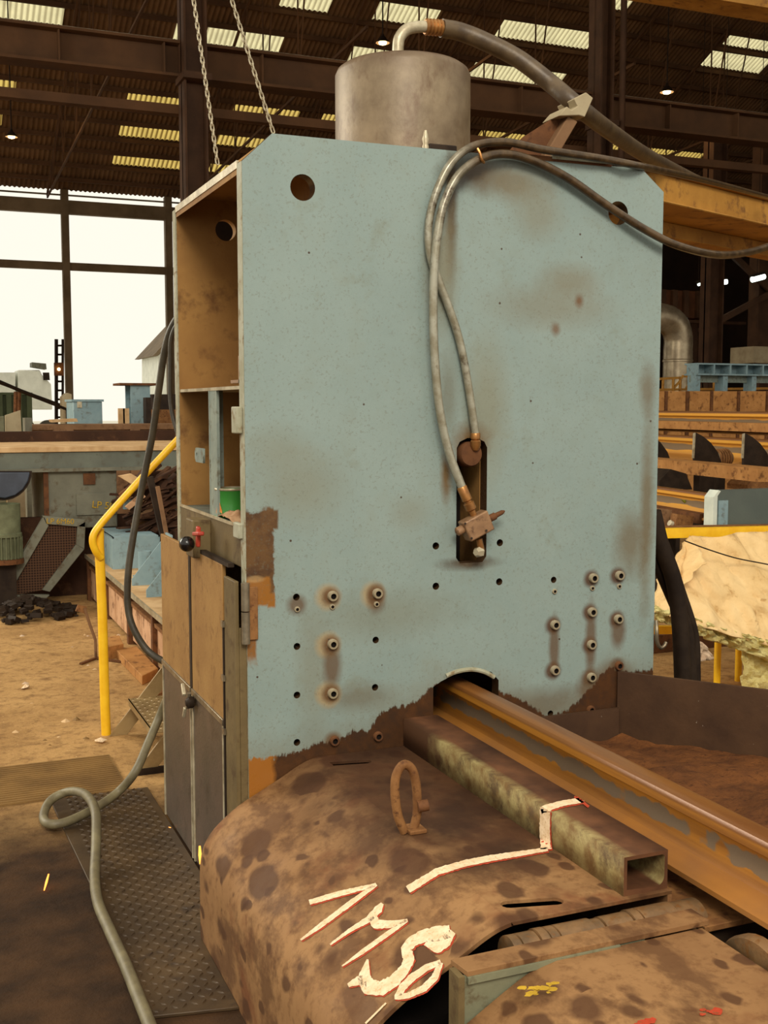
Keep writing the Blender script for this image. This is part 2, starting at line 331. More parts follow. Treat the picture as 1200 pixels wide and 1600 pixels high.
c0 = k.mix(k.step(k.noise(5, 6, .65), .35, .65), LIN(82, 58, 40), LIN(66, 46, 33))
M['tray'] = k.done(k.mix(k.step(k.noise(70, 3, .6), .74, .77), c0, LIN(190, 176, 156)), .6, .1, k.noise(40, 3), .2, .004)
k = NT('mesh_guard')
v = k.n('ShaderNodeTexVoronoi'); v.inputs['Scale'].default_value = 45; v.inputs['Randomness'].default_value = 0; k.l(k.coord(), v.inputs['Vector'])
M['guard_mesh'] = k.done(k.mix(k.step(v.outputs['Distance'], .38, .5), LIN(44, 28, 20), LIN(84, 58, 40)), .8)

# ---------------------------------------------------------------- mesh builder
class MB:
    def __init__(s): s.v = []; s.f = []
    def add(s, vs, fs):
        b = len(s.v); s.v += [tuple(q) for q in vs]; s.f += [tuple(i+b for i in f) for f in fs]; return s
    def box(s, c, d, rot=None):
        hx, hy, hz = d[0]/2, d[1]/2, d[2]/2
        vs = [Vector((x, y, z)) for x in (-hx, hx) for y in (-hy, hy) for z in (-hz, hz)]
        if rot is not None: vs = [rot @ q for q in vs]
        return s.add([q+Vector(c) for q in vs], [(0, 1, 3, 2), (4, 6, 7, 5), (0, 4, 5, 1), (2, 3, 7, 6), (0, 2, 6, 4), (1, 5, 7, 3)])
    def bx(s, x0, x1, y0, y1, z0, z1): return s.box(((x0+x1)/2, (y0+y1)/2, (z0+z1)/2), (abs(x1-x0), abs(y1-y0), abs(z1-z0)))
    def bar(s, a, b, wd, ht, up=(0, 0, 1)):
        a, b = Vector(a), Vector(b); d = b-a; L = d.length; d.normalize(); u = Vector(up)
        if abs(d.dot(u)) > .98: u = Vector((1, 0, 0))
        r = d.cross(u).normalized(); u = r.cross(d)
        return s.box((a+b)/2, (L, wd, ht), Matrix((d, r, u)).transposed())
    def tube(s, path, r, n=10, cap=True):
        P = [Vector(p) for p in path]; rings = []; m = len(P)
        R = r if isinstance(r, (list, tuple)) else [r]*m
        t0 = (P[1]-P[0]).normalized(); u = t0.orthogonal().normalized(); b = len(s.v)
        for i in range(m):
            t = (P[min(i+1, m-1)]-P[max(i-1, 0)]).normalized()
            u = (u-t*u.dot(t)).normalized(); w_ = t.cross(u)
            for j in range(n):
                a = 2*PI*j/n; s.v.append(tuple(P[i]+(u*math.cos(a)+w_*math.sin(a))*R[i]))
        for i in range(m-1):
            for j in range(n):
                s.f.append((b+i*n+j, b+i*n+(j+1) % n, b+(i+1)*n+(j+1) % n, b+(i+1)*n+j))
        if cap:
            s.f.append(tuple(b+j for j in range(n))[::-1]); s.f.append(tuple(b+(m-1)*n+j for j in range(n)))
        return s
    def cyl(s, a, b, r, n=16, r2=None): return s.tube([a, b], [r, r if r2 is None else r2], n)
    def prism(s, poly, vec):
        n = len(poly); vec = Vector(vec); A = [Vector(p) for p in poly]
        return s.add(A+[p+vec for p in A], [tuple(range(n))[::-1], tuple(range(n, 2*n))]+[(i, (i+1) % n, n+(i+1) % n, n+i) for i in range(n)])
    def lathe(s, prof, o, axis, n=28):
        o = Vector(o); ax = Vector(axis).normalized(); u = ax.orthogonal().normalized(); w_ = ax.cross(u); b = len(s.v); m = len(prof)
        for (r, h) in prof:
            for j in range(n):
                a = 2*PI*j/n; s.v.append(tuple(o+ax*h+(u*math.cos(a)+w_*math.sin(a))*max(r, 1e-4)))
        for i in range(m-1):
            for j in range(n): s.f.append((b+i*n+j, b+i*n+(j+1) % n, b+(i+1)*n+(j+1) % n, b+(i+1)*n+j))
        s.f.append(tuple(b+j for j in range(n))[::-1]); s.f.append(tuple(b+(m-1)*n+j for j in range(n)))
        return s
    def mesh(s, name, m, smooth=40):
        me = bpy.data.meshes.new(name); me.from_pydata(s.v, [], s.f); me.materials.append(m)
        bm = bmesh.new(); bm.from_mesh(me); bmesh.ops.recalc_face_normals(bm, faces=bm.faces); bm.to_mesh(me); bm.free()
        if smooth:
            me.polygons.foreach_set('use_smooth', [True]*len(me.polygons)); me.set_sharp_from_angle(angle=math.radians(smooth))
        return me
    def build(s, name, m, parent=None, bev=0, smooth=40, label=None):
        return link(name, s.mesh(name, M[m] if isinstance(m, str) else m, smooth), parent, bev, label)
def link(name, me, parent=None, bev=0, label=None):
    o = bpy.data.objects.new(name, me); COL.objects.link(o)
    if parent is not None:
        o.parent = parent; o.matrix_parent_inverse = Matrix.Translation(-wloc(parent))
    if bev:
        b = o.modifiers.new('bevel', 'BEVEL'); b.width = bev; b.segments = 2; b.limit_method = 'ANGLE'; b.harden_normals = False
    if label: o['label'] = label
    return o
def wloc(o):
    return Vector(o.location) if o.parent is None else Vector((0, 0, 0)) if o.type == 'MESH' else Vector(o.location)
def tag(o, label, cat, group=None):
    o['label'] = label; o['category'] = cat
    if group: o['group'] = group
    return o
def thing(name, label, cat, loc=(0, 0, 0), group=None):
    o = bpy.data.objects.new(name, None); COL.objects.link(o); o.location = loc; o.empty_display_size = .1
    return tag(o, label, cat, group)
def struct(o): o['kind'] = 'structure'; return o
def sempty(name, loc=(0, 0, 0)):
    o = bpy.data.objects.new(name, None); COL.objects.link(o); o.location = loc; o['kind'] = 'structure'; return o
def catmull(pts, k=8):
    P = [Vector(p) for p in pts]; P = [P[0]*2-P[1]]+P+[P[-1]*2-P[-2]]; out = []
    for i in range(1, len(P)-2):
        for j in range(k):
            t = j/k; a, b, c, d = P[i-1:i+3]
            out.append(.5*((2*b)+(c-a)*t+(2*a-5*b+4*c-d)*t*t+(3*b-a-3*c+d)*t**3))
    out.append(P[-2]); return out
def holed(outline, holes, t):
    """flat outline with holes in the curve's XY plane, thickness t along local z, as a mesh"""
    cu = bpy.data.curves.new('outline', 'CURVE'); cu.dimensions = '2D'; cu.fill_mode = 'BOTH'; cu.extrude = t/2
    for loop in [outline]+holes:
        sp_ = cu.splines.new('POLY'); sp_.points.add(len(loop)-1); sp_.use_cyclic_u = True
        for q, p in zip(sp_.points, loop): q.co = (p[0], p[1], 0, 1)
    o = bpy.data.objects.new('outline', cu); COL.objects.link(o)
    dg = bpy.context.evaluated_depsgraph_get(); me = bpy.data.meshes.new_from_object(o.evaluated_get(dg))
    bpy.data.objects.remove(o); bpy.data.curves.remove(cu); return me
def circle(cx, cz, r, n=20): return [(cx+r*math.cos(2*PI*i/n), cz+r*math.sin(2*PI*i/n)) for i in range(n)]
def xz_plate(name, outline, holes, y0, y1, m, parent, label=None):
    me = holed(outline, holes, y1-y0); yc = (y0+y1)/2
    for v in me.vertices: v.co = Vector((v.co.x, yc-v.co.z, v.co.y))
    me.materials.clear(); me.materials.append(M[m]); me.name = name
    return link(name, me, parent, 0, label)
def slabg(pts, nb, Y, th):
    P = [PY(x, y, Y) for x, y in pts]
    for i in nb: P[i].z = 0
    return MB().prism(P, (0, th, 0))
def down(a, b): return a+(b-a)*(a.z/(a.z-b.z))
def slab(pts, Y, th): return MB().prism([PY(x, y, Y) for x, y in pts], (0, th, 0))
def text_mesh(txt, size, m, parent, mat, name):
    cu = bpy.data.curves.new('lettering', 'FONT'); cu.body = txt; cu.size = size; cu.extrude = .001
    o = bpy.data.objects.new('lettering', cu); COL.objects.link(o)
    me = bpy.data.meshes.new_from_object(o.evaluated_get(bpy.context.evaluated_depsgraph_get()))
    bpy.data.objects.remove(o); bpy.data.curves.remove(cu); me.transform(mat); me.materials.clear(); me.materials.append(M[m])
    return link(name, me, parent)

# ================================================================ SETTING
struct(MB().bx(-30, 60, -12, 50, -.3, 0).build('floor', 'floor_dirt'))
yd = struct(MB().bx(-30, 90, 50.01, 140, -.3, -.02).build('trim_1', 'yard'))
# far wall with its tall opening
Y0, ZE, KR = 50.0, 10.73, .459
wf = sempty('wall_far', (20, 50, 0))
MB().bx(11.6, 60, 50, 50.2, 0, ZE).build('cladding', 'wall', wf)
MB().bx(-30, -2, 50, 50.2, 0, ZE).build('cladding', 'wall', wf)
MB().bx(-2, 11.6, 49.8, 50.1, 9.74, 10.3).build('lintel_beam', 'mullion', wf)
MB().bx(-2, 11.6, 49.85, 50.05, 7.42, 7.74).build('transom', 'mullion', wf)
for x in (-2.3, 1.95, 6.3, 10.65):
    MB().bx(x-.15, x+.15, 49.78, 50.12, 0, 10.73).build('mullion', 'mullion', wf)
MB().bx(-2, 11.6, 49.9, 50.05, 10.5, 10.55).build('glazing_bar', 'mullion', wf)
wr = sempty('wall_right', (46, 20, 0))
MB().bx(46, 46.2, -12, 50, 0, 22).build('cladding', 'wall', wr)
# roof : one corrugated slope of courses and translucent sheets on purlins
cei = sempty('ceiling', (20, 50, ZE))
SPC = .91
def rz(n): return Y0-n*SPC, ZE+KR*n*SPC
def corrugated(x0, x1, n0, n1, name, m):
    P = .19; i0, i1 = round(x0/P*6), round(x1/P*6); k_ = i1-i0; x0, x1 = i0*P/6, i1*P/6; mb = MB(); vs = []
    for n in (n0, n1):
        y, z = rz(n)
        for i in range(k_+1):
            x = x0+(x1-x0)*i/k_; a = math.sin(2*PI*x/P)*.028
            vs.append((x, y+a*.4, z+a))
    mb.add(vs, [(i, i+1, k_+2+i, k_+1+i) for i in range(k_)])
    return mb.build(name, m, cei, smooth=60)
LIGHTS = {(2.05, 2.65): [(8.0, 10.8), (12.0, 14.0), (15.6, 17.2)], (3.9, 4.52): [(3.0, 3.6), (8.0, 10.8), (11.9, 14.2), (22.6, 25.2)], (5.75, 6.42): [(3.0, 4.0), (8.0, 10.6), (12.1, 14.8), (15.8, 17.6), (22.9, 25.4), (28.6, 30.2), (31.3, 34.6)],
          (9.5, 10.35): [(2.6, 5.3), (9.1, 9.5), (10.2, 13.0), (15.7, 17.6), (20.8, 24.9)], (11.75, 12.65): [(12.4, 14.2), (15.9, 18.3), (20.9, 25.0), (30.3, 33.4)], (13.0, 13.6): [(30.6, 33.0)], (13.9, 14.7): [(23.8, 25.4), (20.0, 21.0)]}
edges = sorted(LIGHTS); n = 0.0
for (a, b) in edges+[(24.0, 24.0)]:
    if a > n: corrugated(-4, 46, n, a, 'corrugated_sheet', 'roof')
    if a == b: break
    x = -4
    for (xa, xb) in sorted(LIGHTS[(a, b)]):
        corrugated(x, xa, a, b, 'corrugated_sheet', 'roof')
        corrugated(xa, xb, a, b, 'rooflight_sheet', 'sky_amber' if b < 7 else 'sky_pale')
        x = xb
    corrugated(x, 46, a, b, 'corrugated_sheet', 'roof'); n = b
for q in (.95, 1.95, 2.95, 3.8, 4.85, 5.65, 6.75, 7.6, 8.5, 9.4, 10.6, 11.65, 12.9, 13.8, 15, 16, 18, 20, 22):
    y, z = rz(q)
    MB().bx(-4, 46, y-.06, y+.06, z-.20, z-.05).build('purlin', 'girder', cei)
# the other slope, falling towards the near bays
yR, zR = rz(24)
MB().add([(-30, yR, zR), (60, yR, zR), (60, 8.0, zR-9), (-30, 8.0, zR-9)], [(0, 1, 2, 3)]).build('roof_sheet', 'roof', cei)
# roof trusses
for i, x in enumerate((5.6, 11.2, 15.2, 19.4, 26.5, 30.0, 35.0)):
    mb = MB(); yb, zb = rz(.2); yt, zt = rz(23)
    mb.bar((x, yb, zb-.35), (x, yt, zt-.35), .08, .10)
    mb.bar((x, yb, zb-.45), (x, 28, zb+.6), .06, .08)
    for j in range(5):
        ya, za = rz(2+j*4); yc_, zc = rz(4+j*4)
        zl = zb-.45+(49.8-ya)/21.8*1.05; zl2 = zb-.45+(49.8-yc_)/21.8*1.05
        mb.bar((x, ya, za-.35), (x, ya, zl), .04, .04, (1, 0, 0)); mb.bar((x, ya, zl), (x, yc_, zc-.35), .04, .04)
    mb.build('truss', 'girder', cei)
# ---- runway girder and columns of the crane bay
def ibeam(x0, x1, y, z0, z1, fw, tf=.05, tw=.04):
    return MB().bx(x0, x1, y-fw/2, y+fw/2, z0, z0+tf).bx(x0, x1, y-fw/2, y+fw/2, z1-tf, z1).bx(x0, x1, y-tw/2, y+tw/2, z0+tf, z1-tf)
g = thing('crane_runway', 'long brown steel crane runway girder spanning the hall above the press', 'girder', (14, 22, 7.6))
ibeam(-4, 46, 21.9, 7.85, 8.50, .5).build('girder', 'girder', g)
for i in range(26): MB().bx(-3+i*1.9, -2.97+i*1.9, 21.7, 21.88, 7.9, 8.45).build('stiffener', 'girder', g)
MB().bx(-4, 46, 22.0, 22.2, 7.25, 7.42).build('tie_beam', 'girder', g)
MB().bx(-4, 46, 21.88, 21.95, 8.5, 8.58).build('crane_rail', 'bare_steel', g)
def hcol(name, x, y, h, wd, lab, m='column', group=None):
    o = thing(name, lab, 'column', (x, y, 0), group)
    MB().bx(x-wd/2, x-wd/2+.04, y-.25, y+.25, 0, h).bx(x+wd/2-.04, x+wd/2, y-.25, y+.25, 0, h).bx(x-wd/2, x+wd/2, y-.03, y+.03, 0, h).build('shaft', m, o)
    MB().bx(x-wd/2-.1, x+wd/2+.1, y-.35, y+.35, 0, .05).build('base_plate', m, o)
    MB().bx(x-wd/2-.05, x+wd/2+.05, y-.4, y+.26, 7.72, 7.84).build('bracket', m, o)
    return o
hcol('steel_column', 5.12, 21.6, 14, .44, 'brown steel column rising behind the left edge of the blue press')
c2 = hcol('steel_column', 14.1, 21.6, 14, .34, 'brown steel column behind the clamp bracket, right of the round tank')
MB().cyl((14.45, 21.3, 5), (14.45, 21.3, 14), .07, 10).build('conduit', 'column', c2)
hcol('steel_column', 23.9, 30, 11, .55, 'dark steel column behind the blue gantry, left of two')
c4 = hcol('steel_column', 27.3, 31.5, 11, .9, 'dark steel column with diagonal bracing behind the blue gantry')
MB().bar((27.4, 31.2, 5.6), (24.4, 31.2, 7.6), .12, .2).build('brace', 'column', c4)
MB().bar((27.4, 31.2, 5.6), (31.5, 31.2, 8.0), .12, .2).build('brace', 'column', c4)
MB().bar((27.4, 31.2, 5.6), (24.4, 31.2, 4.2), .12, .2).build('brace', 'column', c4)
# ---- hanging lamps
def lamp(px, py, Y, s_, lab):
    p = PY(px, py, Y); o = thing('pendant_lamp', lab, 'lamp', p, 'pendant lamps under the hall roof')
    MB().lathe([(.06*s_, .42*s_), (.10*s_, .28*s_), (.16*s_, .24*s_), (.36*s_, -.04*s_), (.34*s_, -.04*s_), (.15*s_, .2*s_), (.02, .21*s_)], p, (0, 0, 1), 24).build('reflector', 'dark_iron', o)
    MB().lathe([(.01, .14*s_), (.12*s_, .1*s_), (.22*s_, -.02*s_), (.18*s_, -.10*s_), (.02, -.14*s_)], p, (0, 0, 1), 20).build('bulb', 'lamp_glow', o)
    top = ZE+KR*(Y0-Y)-.2
    MB().cyl(p+Vector((0, 0, .4*s_)), Vector((p.x, p.y, top)), .02, 6).build('rod', 'dark_iron', o)
    l = bpy.data.lights.new('lamp_light', 'POINT'); l.energy = 250; l.color = (1, .68, .3); l.shadow_soft_size = .2
    lo = bpy.data.objects.new('lamp_light', l); COL.objects.link(lo); lo.parent = o; lo.location = (0, 0, -.3*s_)
lamp(598, 66, 30.5, .55, 'glowing pendant lamp just above the round tank on the press')
lamp(1042, 143, 30.5, .60, 'glowing pendant lamp right of the steel column')
lamp(18, 213, 40, .55, 'glowing pendant lamp at the far left under the roof')
def tubelamp(x0, y0, x1, y1, Y, lab, r=.09):
    a, b = PY(x0, y0, Y), PY(x1, y1, Y); c = (a+b)/2
    o = thing('strip_lamp', lab, 'lamp', c, 'strip lamps by the dark wall')
    MB().cyl(a, b, r, 10).build('tube', 'tube_glow', o)
    MB().bar(a+Vector((0, .05, .12)), b+Vector((0, .05, .12)), .22, .08).build('fixture', 'dark_iron', o)
    MB().cyl(c+Vector((0, .05, .15)), Vector((c.x, c.y+.05, ZE+KR*(Y0-Y)-.25)), .012, 6).build('rod', 'dark_iron', o)
tubelamp(1123, 442, 1135, 440, 32, 'short lit strip lamp left of the braced dark column')
tubelamp(1175, 437, 1194, 432, 30, 'longer lit strip lamp right of the braced dark column')
tubelamp(1091, 445, 1094, 444, 36, 'smallest lit strip lamp beside the dark column', .05)
# ---- overhead crane girder, top right, and the yellow jib beam
o = thing('bridge_crane_girder', 'yellow overhead crane girder at the top right corner', 'crane', PY(1150, 5, 14))
a, b = PY(1085, -6, 14), PY(1230, 22, 13)
mb = MB(); mb.bar(a+Vector((-1, .1, .35)), b+Vector((1.5, -.15, .3)), .6, .8); mb.build('box_girder', 'yellow_old', o)
a2, b2 = a+Vector((-1, -.2, -.07)), b+Vector((1.5, -.45, -.12)); MB().bar(a2, b2, .06, .05).build('bottom_flange', 'yellow_old', o)
jd = Vector((.93, .36, 0)); ja = PY(1005, 290, 4.95); ja.z = PY(1036, 296, 4.95).z
o = thing('jib_beam', 'dull yellow box beam reaching right behind the press top', 'beam', ja)
zt_, zm, zb_ = PY(1036, 268, 4.95).z, PY(1036, 318, 4.95).z, PY(1036, 350, 4.95).z
pr = [(-.10, zt_), (.10, zt_), (.10, zm), (.02, zm)]
s0 = PY(1030, 300, 4.95)-jd*.2; nrm = Vector((-.36, .93, 0))
def beam_prism(o, name, c0, c1, z0, z1, m, L=9): 
    p = s0+nrm*c0; q = s0+nrm*c1
    MB().prism([(p.x, p.y, z0), (q.x, q.y, z0), (q.x, q.y, z1), (p.x, p.y, z1)], jd*L).build(name, m, o, .006)
beam_prism(o, 'web_plate', 0, .40, zm+.012, zt_-.012, 'yellow_old')
beam_prism(o, 'top_flange', -.03, .43, zt_-.012, zt_, 'yellow_old')
beam_prism(o, 'bottom_flange', -.03, .43, zm, zm+.012, 'yellow_old')
beam_prism(o, 'trolley_track', .30, .42, zb_+.02, zm, 'yellow_old')
e_ = s0+jd*8.9; MB().bx(e_.x-.15, e_.x+.15, e_.y-.1, e_.y+.3, 0, zm).build('post', 'yellow_old', o)

# ================================================================ THE PRESS
XL, XR = .966, 2.524
YB0, YB1 = 4.385, 4.43
press = thing('hydraulic_press', 'tall blue-grey hydraulic press with a round tank on top', 'press', (1.74, 3.9, 0))
tl, tr, cl, cr = PY(425, 207), PY(1003, 265), PY(383, 252), PY(1036, 300)
zt = (tl.z+tr.z)/2
outline = [(XL, 0), (XR, 0), (XR, cr.z), (tr.x, zt), (tl.x, zt), (XL, cl.z)]
holes = []
for (x, y) in HOLES: p = PY(x, y); holes.append(circle(p.x, p.z, .0115 if x not in (681, 781, 780) else .0125, 14))
lh, rh = PY(473, 293), PY(966, 333)
holes += [circle(lh.x, lh.z, .041, 28), circle(rh.x, rh.z, .041, 28)]
a, b = PY(713, 700), PY(758, 878)
sx0, sx1, sz0, sz1 = 1.704, 1.820, b.z, a.z
holes.append([(sx0, sz1), (sx0, sz0+.02), (sx0+.015, sz0), (sx1-.015, sz0), (sx1, sz0+.02), (sx1, sz1)]+[((sx0+sx1)/2+(sx1-sx0)/2*math.cos(t), sz1+.035*math.sin(t)) for t in (PI*.2, PI*.4, PI*.6, PI*.8)])
q0, q1 = PY(677, 1072), PY(779, 1072)
sl = [(q0.x, .55), (q1.x, .55), (q1.x, .745), (q1.x-.03, .778)]
sl += [(q0.x+(q1.x-q0.x)*t, .770+.016*math.sin(PI*t)) for t in (.8, .65, .5, .35)]+[(q0.x+.03, .762), (q0.x, .745)]
holes.append(sl)
xz_plate('front_plate', outline, holes, D, D+.05, 'plate', press)
MB().bx(XL-.003, XL+.002, D+.002, D+.05, 0, cl.z).build('plate_edge', 'blue_edge', press, label='chipped pale edge of the front plate')
# back plate (ochre primer inside) with its lifting holes
bh = [circle(1.16, 2.383, .041, 28), circle(2.333, 2.38, .041, 28)]
xz_plate('back_plate', outline, bh, YB0, YB1, 'primer', press)
MB().bx(XL-.004, XL+.002, YB0, YB1, 0, cl.z).build('plate_edge', 'blue_edge', press)
# roof plate, sloping shoulders, shelf, webs
MB().bx(tl.x, tr.x, D+.05, YB0, zt-.045, zt-.005).build('top_plate', 'primer', press)
MB().prism([(XL, D+.05, cl.z-.03), (tl.x, D+.05, zt-.04), (tl.x, D+.05, zt-.005), (XL, D+.05, cl.z+.004)], (0, YB0-D-.05, 0)).build('shoulder_plate', 'primer', press)
MB().bx(XL-.003, XL+.004, D+.05, YB0, cl.z-.012, cl.z+.012).build('shoulder_edge', 'pale_steel', press, label='bright bare edge of the shoulder plate')
MB().prism([(XR, D+.05, cr.z-.03), (XR, D+.05, cr.z), (tr.x, D+.05, zt-.005), (tr.x, D+.05, zt-.04)], (0, YB0-D-.05, 0)).build('shoulder_plate', 'primer', press)
MB().bx(1.24, 1.28, D+.05, YB0, .0, zt-.05).build('web_plate', 'primer', press)
MB().bx(2.2, 2.24, D+.05, YB0, .0, zt-.05).build('web_plate', 'primer', press)
MB().bx(XL+.004, 1.24, D+.05, YB0, 1.755, 1.766).build('shelf', 'pale_steel', press)
MB().bx(XL+.01, 1.24, D+.05, YB0, 1.30, 1.315).build('sill', 'bed_grey', press, label='dusty grey sill under the shelf')
MB().bx(XL-.001, XL+.012, D+.05, YB0, 1.185, 1.318).build('sill_panel', 'sill', press, .003)
MB().bx(XL-.004, XL+.002, D+.06, YB0, 1.312, 1.322).build('sill_edge', 'pale_steel', press)
p0 = PX(331, 620, .975)
t = MB().bx(.972, .982, p0.y-.075, p0.y+.02, 1.318, 1.755).bx(.97, 1.02, p0.y+.02, p0.y+.03, 1.318, 1.755).build('stanchion', 'bar_blue', press, label='pale grey angle bar between sill and shelf')
pl = PX(314, 711, .972)
me = holed([(pl.y-.075, pl.z-.026), (pl.y+.035, pl.z-.026), (pl.y+.05, pl.z-.012), (pl.y+.05, pl.z+.012), (pl.y+.035, pl.z+.026), (pl.y-.075, pl.z+.026)], [circle(pl.y+.02, pl.z, .009, 12)], .008)
for v in me.vertices: v.co = Vector((.965+v.co.z, v.co.x, v.co.y))
me.materials.clear(); me.materials.append(M['bar_blue']); link('lug', me, press)
# small angle bracket and hinge lugs on the plate edge
p = PX(368, 600, .972); MB().bx(.965, .985, D+.05, D+.16, 1.775, 1.785).bx(.965, .985, D+.05, D+.065, 1.775, 1.86).build('bracket', 'copper_block', press)
for pz_ in (1.70, 1.70): pass
MB().bx(.945, .966, D+.02, D+.085, 1.615, 1.70).build('hinge_lug', 'blue_edge', press, .004)
MB().bx(.95, .968, D+.03, D+.10, 1.28, 1.33).build('hinge_lug', 'blue_edge', press, .004)
# ---- lower doors: two leaves, each an upper tan sheet and a lower grey sheet
DX = .925
def leaf(y0, y1, lab):
    d = link('door', MB().bx(DX, DX+.014, y0, y1, .66, 1.185).mesh('door', M['door_tan']), press, .002, lab)
    MB().bx(DX+.001, DX+.013, y0, y1, .015, .655).build('lower_sheet', 'door_grey', d, .002)
    MB().bx(DX-.006, DX+.002, y0, y1, .646, .668).build('rib', 'bare_steel', d, .002)
    for yy in (y0+.007, y1-.007):
        MB().bx(DX-.004, DX+.004, yy-.005, yy+.005, .012, .655).build('edge_strip', 'pale_steel', d)
    return d
dl = leaf(4.075, 4.585, 'left door leaf, tan above and grey below'); dr = leaf(3.60, 4.055, 'right door leaf, tan above and grey below')
MB().bx(DX-.003, DX+.004, 4.05, 4.08, .67, 1.18).build('gap_strip', 'dark_iron', press)
MB().bx(DX+.002, DX+.016, 3.452, 3.585, .0, 1.15).bx(DX+.016, XL+.002, 3.452, 3.462, .0, 1.0).build('door_post', 'sill', press, .003)
MB().bx(DX-.002, DX+.006, 3.588, 3.598, .05, 1.0).build('gap_strip', 'dark_iron', press)
for zz in (.62, .80, .98): MB().bx(DX-.006, DX+.006, 3.58, 3.605, zz, zz+.02).build('weld', 'bare_steel', press)
MB().bx(DX, DX+.02, 3.52, 3.96, 1.186, 1.199).build('gap_strip', 'dark_iron', press)
# hinge
hp = PX(383, 958, .955)
MB().cyl((.958, D-.012, hp.z+.006), (.958, D-.012, hp.z+.095), .014, 14).build('hinge_barrel', 'bare_steel', press)
MB().cyl((.958, D-.012, hp.z-.10), (.958, D-.012, hp.z+.002), .014, 14).build('hinge_barrel', 'bare_steel', press)
MB().bx(.955, 1.0, D-.009, D, hp.z-.09, hp.z+.08).build('hinge_leaf', 'rust_lug', press, .002)
# door latch: chrome lever and boss
lp = PX(300, 1095, DX-.01)
lt = MB().lathe([(.018, 0), (.022, .006), (.022, .02), (.010, .03)], (DX-.004, lp.y, lp.z-.005), (-1, 0, 0), 16).build('latch', 'dark_iron', press)
MB().bar((DX-.03, lp.y+.06, lp.z+.05), (DX-.035, lp.y+.015, lp.z+.02), .014, .014).build('lever', 'pale_steel', lt, .003)
MB().bar((DX-.03, lp.y+.05, lp.z-.07), (DX-.03, lp.y+.025, lp.z-.03), .012, .012).build('lever', 'pale_steel', lt, .003)
MB().cyl((DX-.02, lp.y+.02, lp.z-.03), (DX-.02, lp.y-.0, lp.z+.03), .008, 10).build('pin', 'bare_steel', lt)
# shut-off valve with black knob and red lever
vb = PX(318, 843, .95)
v_ = MB().bx(.90, .966, vb.y-.05, vb.y+.06, vb.z-.06, vb.z+.075).build('valve_body', 'sill', press, .005, label='olive grey valve body on the sill panel')
kb = PX(292, 850, .86)
MB().lathe([(.004, -.026)]+[(.027*math.sin(t), -.027*math.cos(t)) for t in [PI*i/10 for i in range(1, 10)]]+[(.004, .0265)], kb, (0, 0, 1), 20).build('knob', 'black_knob', v_)
MB().cyl(kb, (.905, vb.y+.05, vb.z-.01), .010, 10).build('stem', 'red', v_)
rl = PX(309, 836, .89)
MB().bar(rl+Vector((0, 0, -.04)), rl+Vector((0, -.01, .03)), .022, .014).bar(rl+Vector((0, .04, -.0)), rl+Vector((0, -.05, .01)), .022, .014).build('lever', 'red', v_, .004)
# ---- bolts
def bolt_mesh(r, h, m):
    prof = [(r*1.0, 0), (r, h*.8), (r*.9, h), (r*.55, h), (r*.5, h*.3), (.001, h*.3)]
    me = MB().lathe(prof, (0, 0, 0), (0, -1, 0), 16).mesh('bolt', M[m]); me.materials.append(M['void'])
    for p in me.polygons:
        if math.hypot(p.center.x, p.center.z) < r*.53: p.material_index = 1
    return me
bm1, bm2, bm3 = bolt_mesh(.0172, .016, 'pale_steel'), bolt_mesh(.0095, .007, 'pale_steel'), bolt_mesh(.0165, .014, 'rust')
for i, q in enumerate(LARGE_BOLTS+SMALL_BOLTS):
    p = PY(*q); me = bm1 if i < 12 else (bm3 if i < len(LARGE_BOLTS) else bm2)
    o = bpy.data.objects.new('bolt', me); COL.objects.link(o); o.parent = press
    o.location = Vector((p.x, D+.001, p.z))-Vector(press.location)
# slot details: ram boss, dark housing, lip weld above the rail slot
MB().bx(sx0-.05, sx1+.05, D+.2, D+.22, sz0-.1, sz1+.12).build('housing_back', 'void', press)
MB().bx(sx1-.002, sx1+.012, D+.05, D+.2, sz0-.02, sz1).build('housing_side', 'primer', press)
bp = PY(735, 708)
MB().lathe([(.010, 0), (.038, .002), (.043, .010), (.043, .06), (.04, .06)], (bp.x, D-.012, bp.z-.004), (0, 1, 0), 26).build('ram_boss', 'rust', press, label='rust-brown round boss at the top of the slot')
arc = [PY(x, y, D-.002) for x, y in ((697, 1056), (715, 1049), (738, 1046), (757, 1050), (772, 1058))]
MB().tube(catmull(arc, 5), .008, 8).build('weld_lip', 'blue_edge', press)
jh = [(PY(1025, 970, D-.004)), PY(1026, 985, D-.02), PY(1027, 1003, D-.02), PY(1032, 1012, D-.02), PY(1038, 1009, D-.02), PY(1041, 1003, D-.02)]
MB().tube(catmull(jh, 5), .007, 8).build('hook', 'bare_steel', press, label='grey steel hook on the right edge')
# ---- reservoir cylinder on top with bent outlet
CX, CY, CR, CT = 1.712, 3.93, .248, 2.93
tank = MB().lathe([(CR, zt-.02), (CR, CT-.03), (CR-.008, CT-.012), (CR-.025, CT), (.01, CT)], (CX, CY, 0), (0, 0, 1), 64).build('cylinder', 'cylinder', press)
e0 = PY(622, 80, CY); el = [Vector((e0.x, e0.y, CT-.01)), e0+Vector((0, 0, -.03)), e0+Vector((0, 0, .02)), PY(625, 58, CY), PY(636, 46, CY), PY(655, 42, CY), PY(668, 42, CY)]
MB().tube(catmull(el, 6), .021, 16).build('elbow', 'pale_steel', tank)
MB().cyl((e0.x, e0.y, CT), (e0.x, e0.y, CT+.045), .036, 6).build('nut', 'pale_steel', tank)
fx = [PY(664+i*1.8, 42+i*.12, CY) for i in range(16)]
MB().tube(fx, [.030 if i % 3 else .025 for i in range(16)], 16).build('hose_ferrule', 'brass', tank)
nb = PY(690, 218, 3.62)
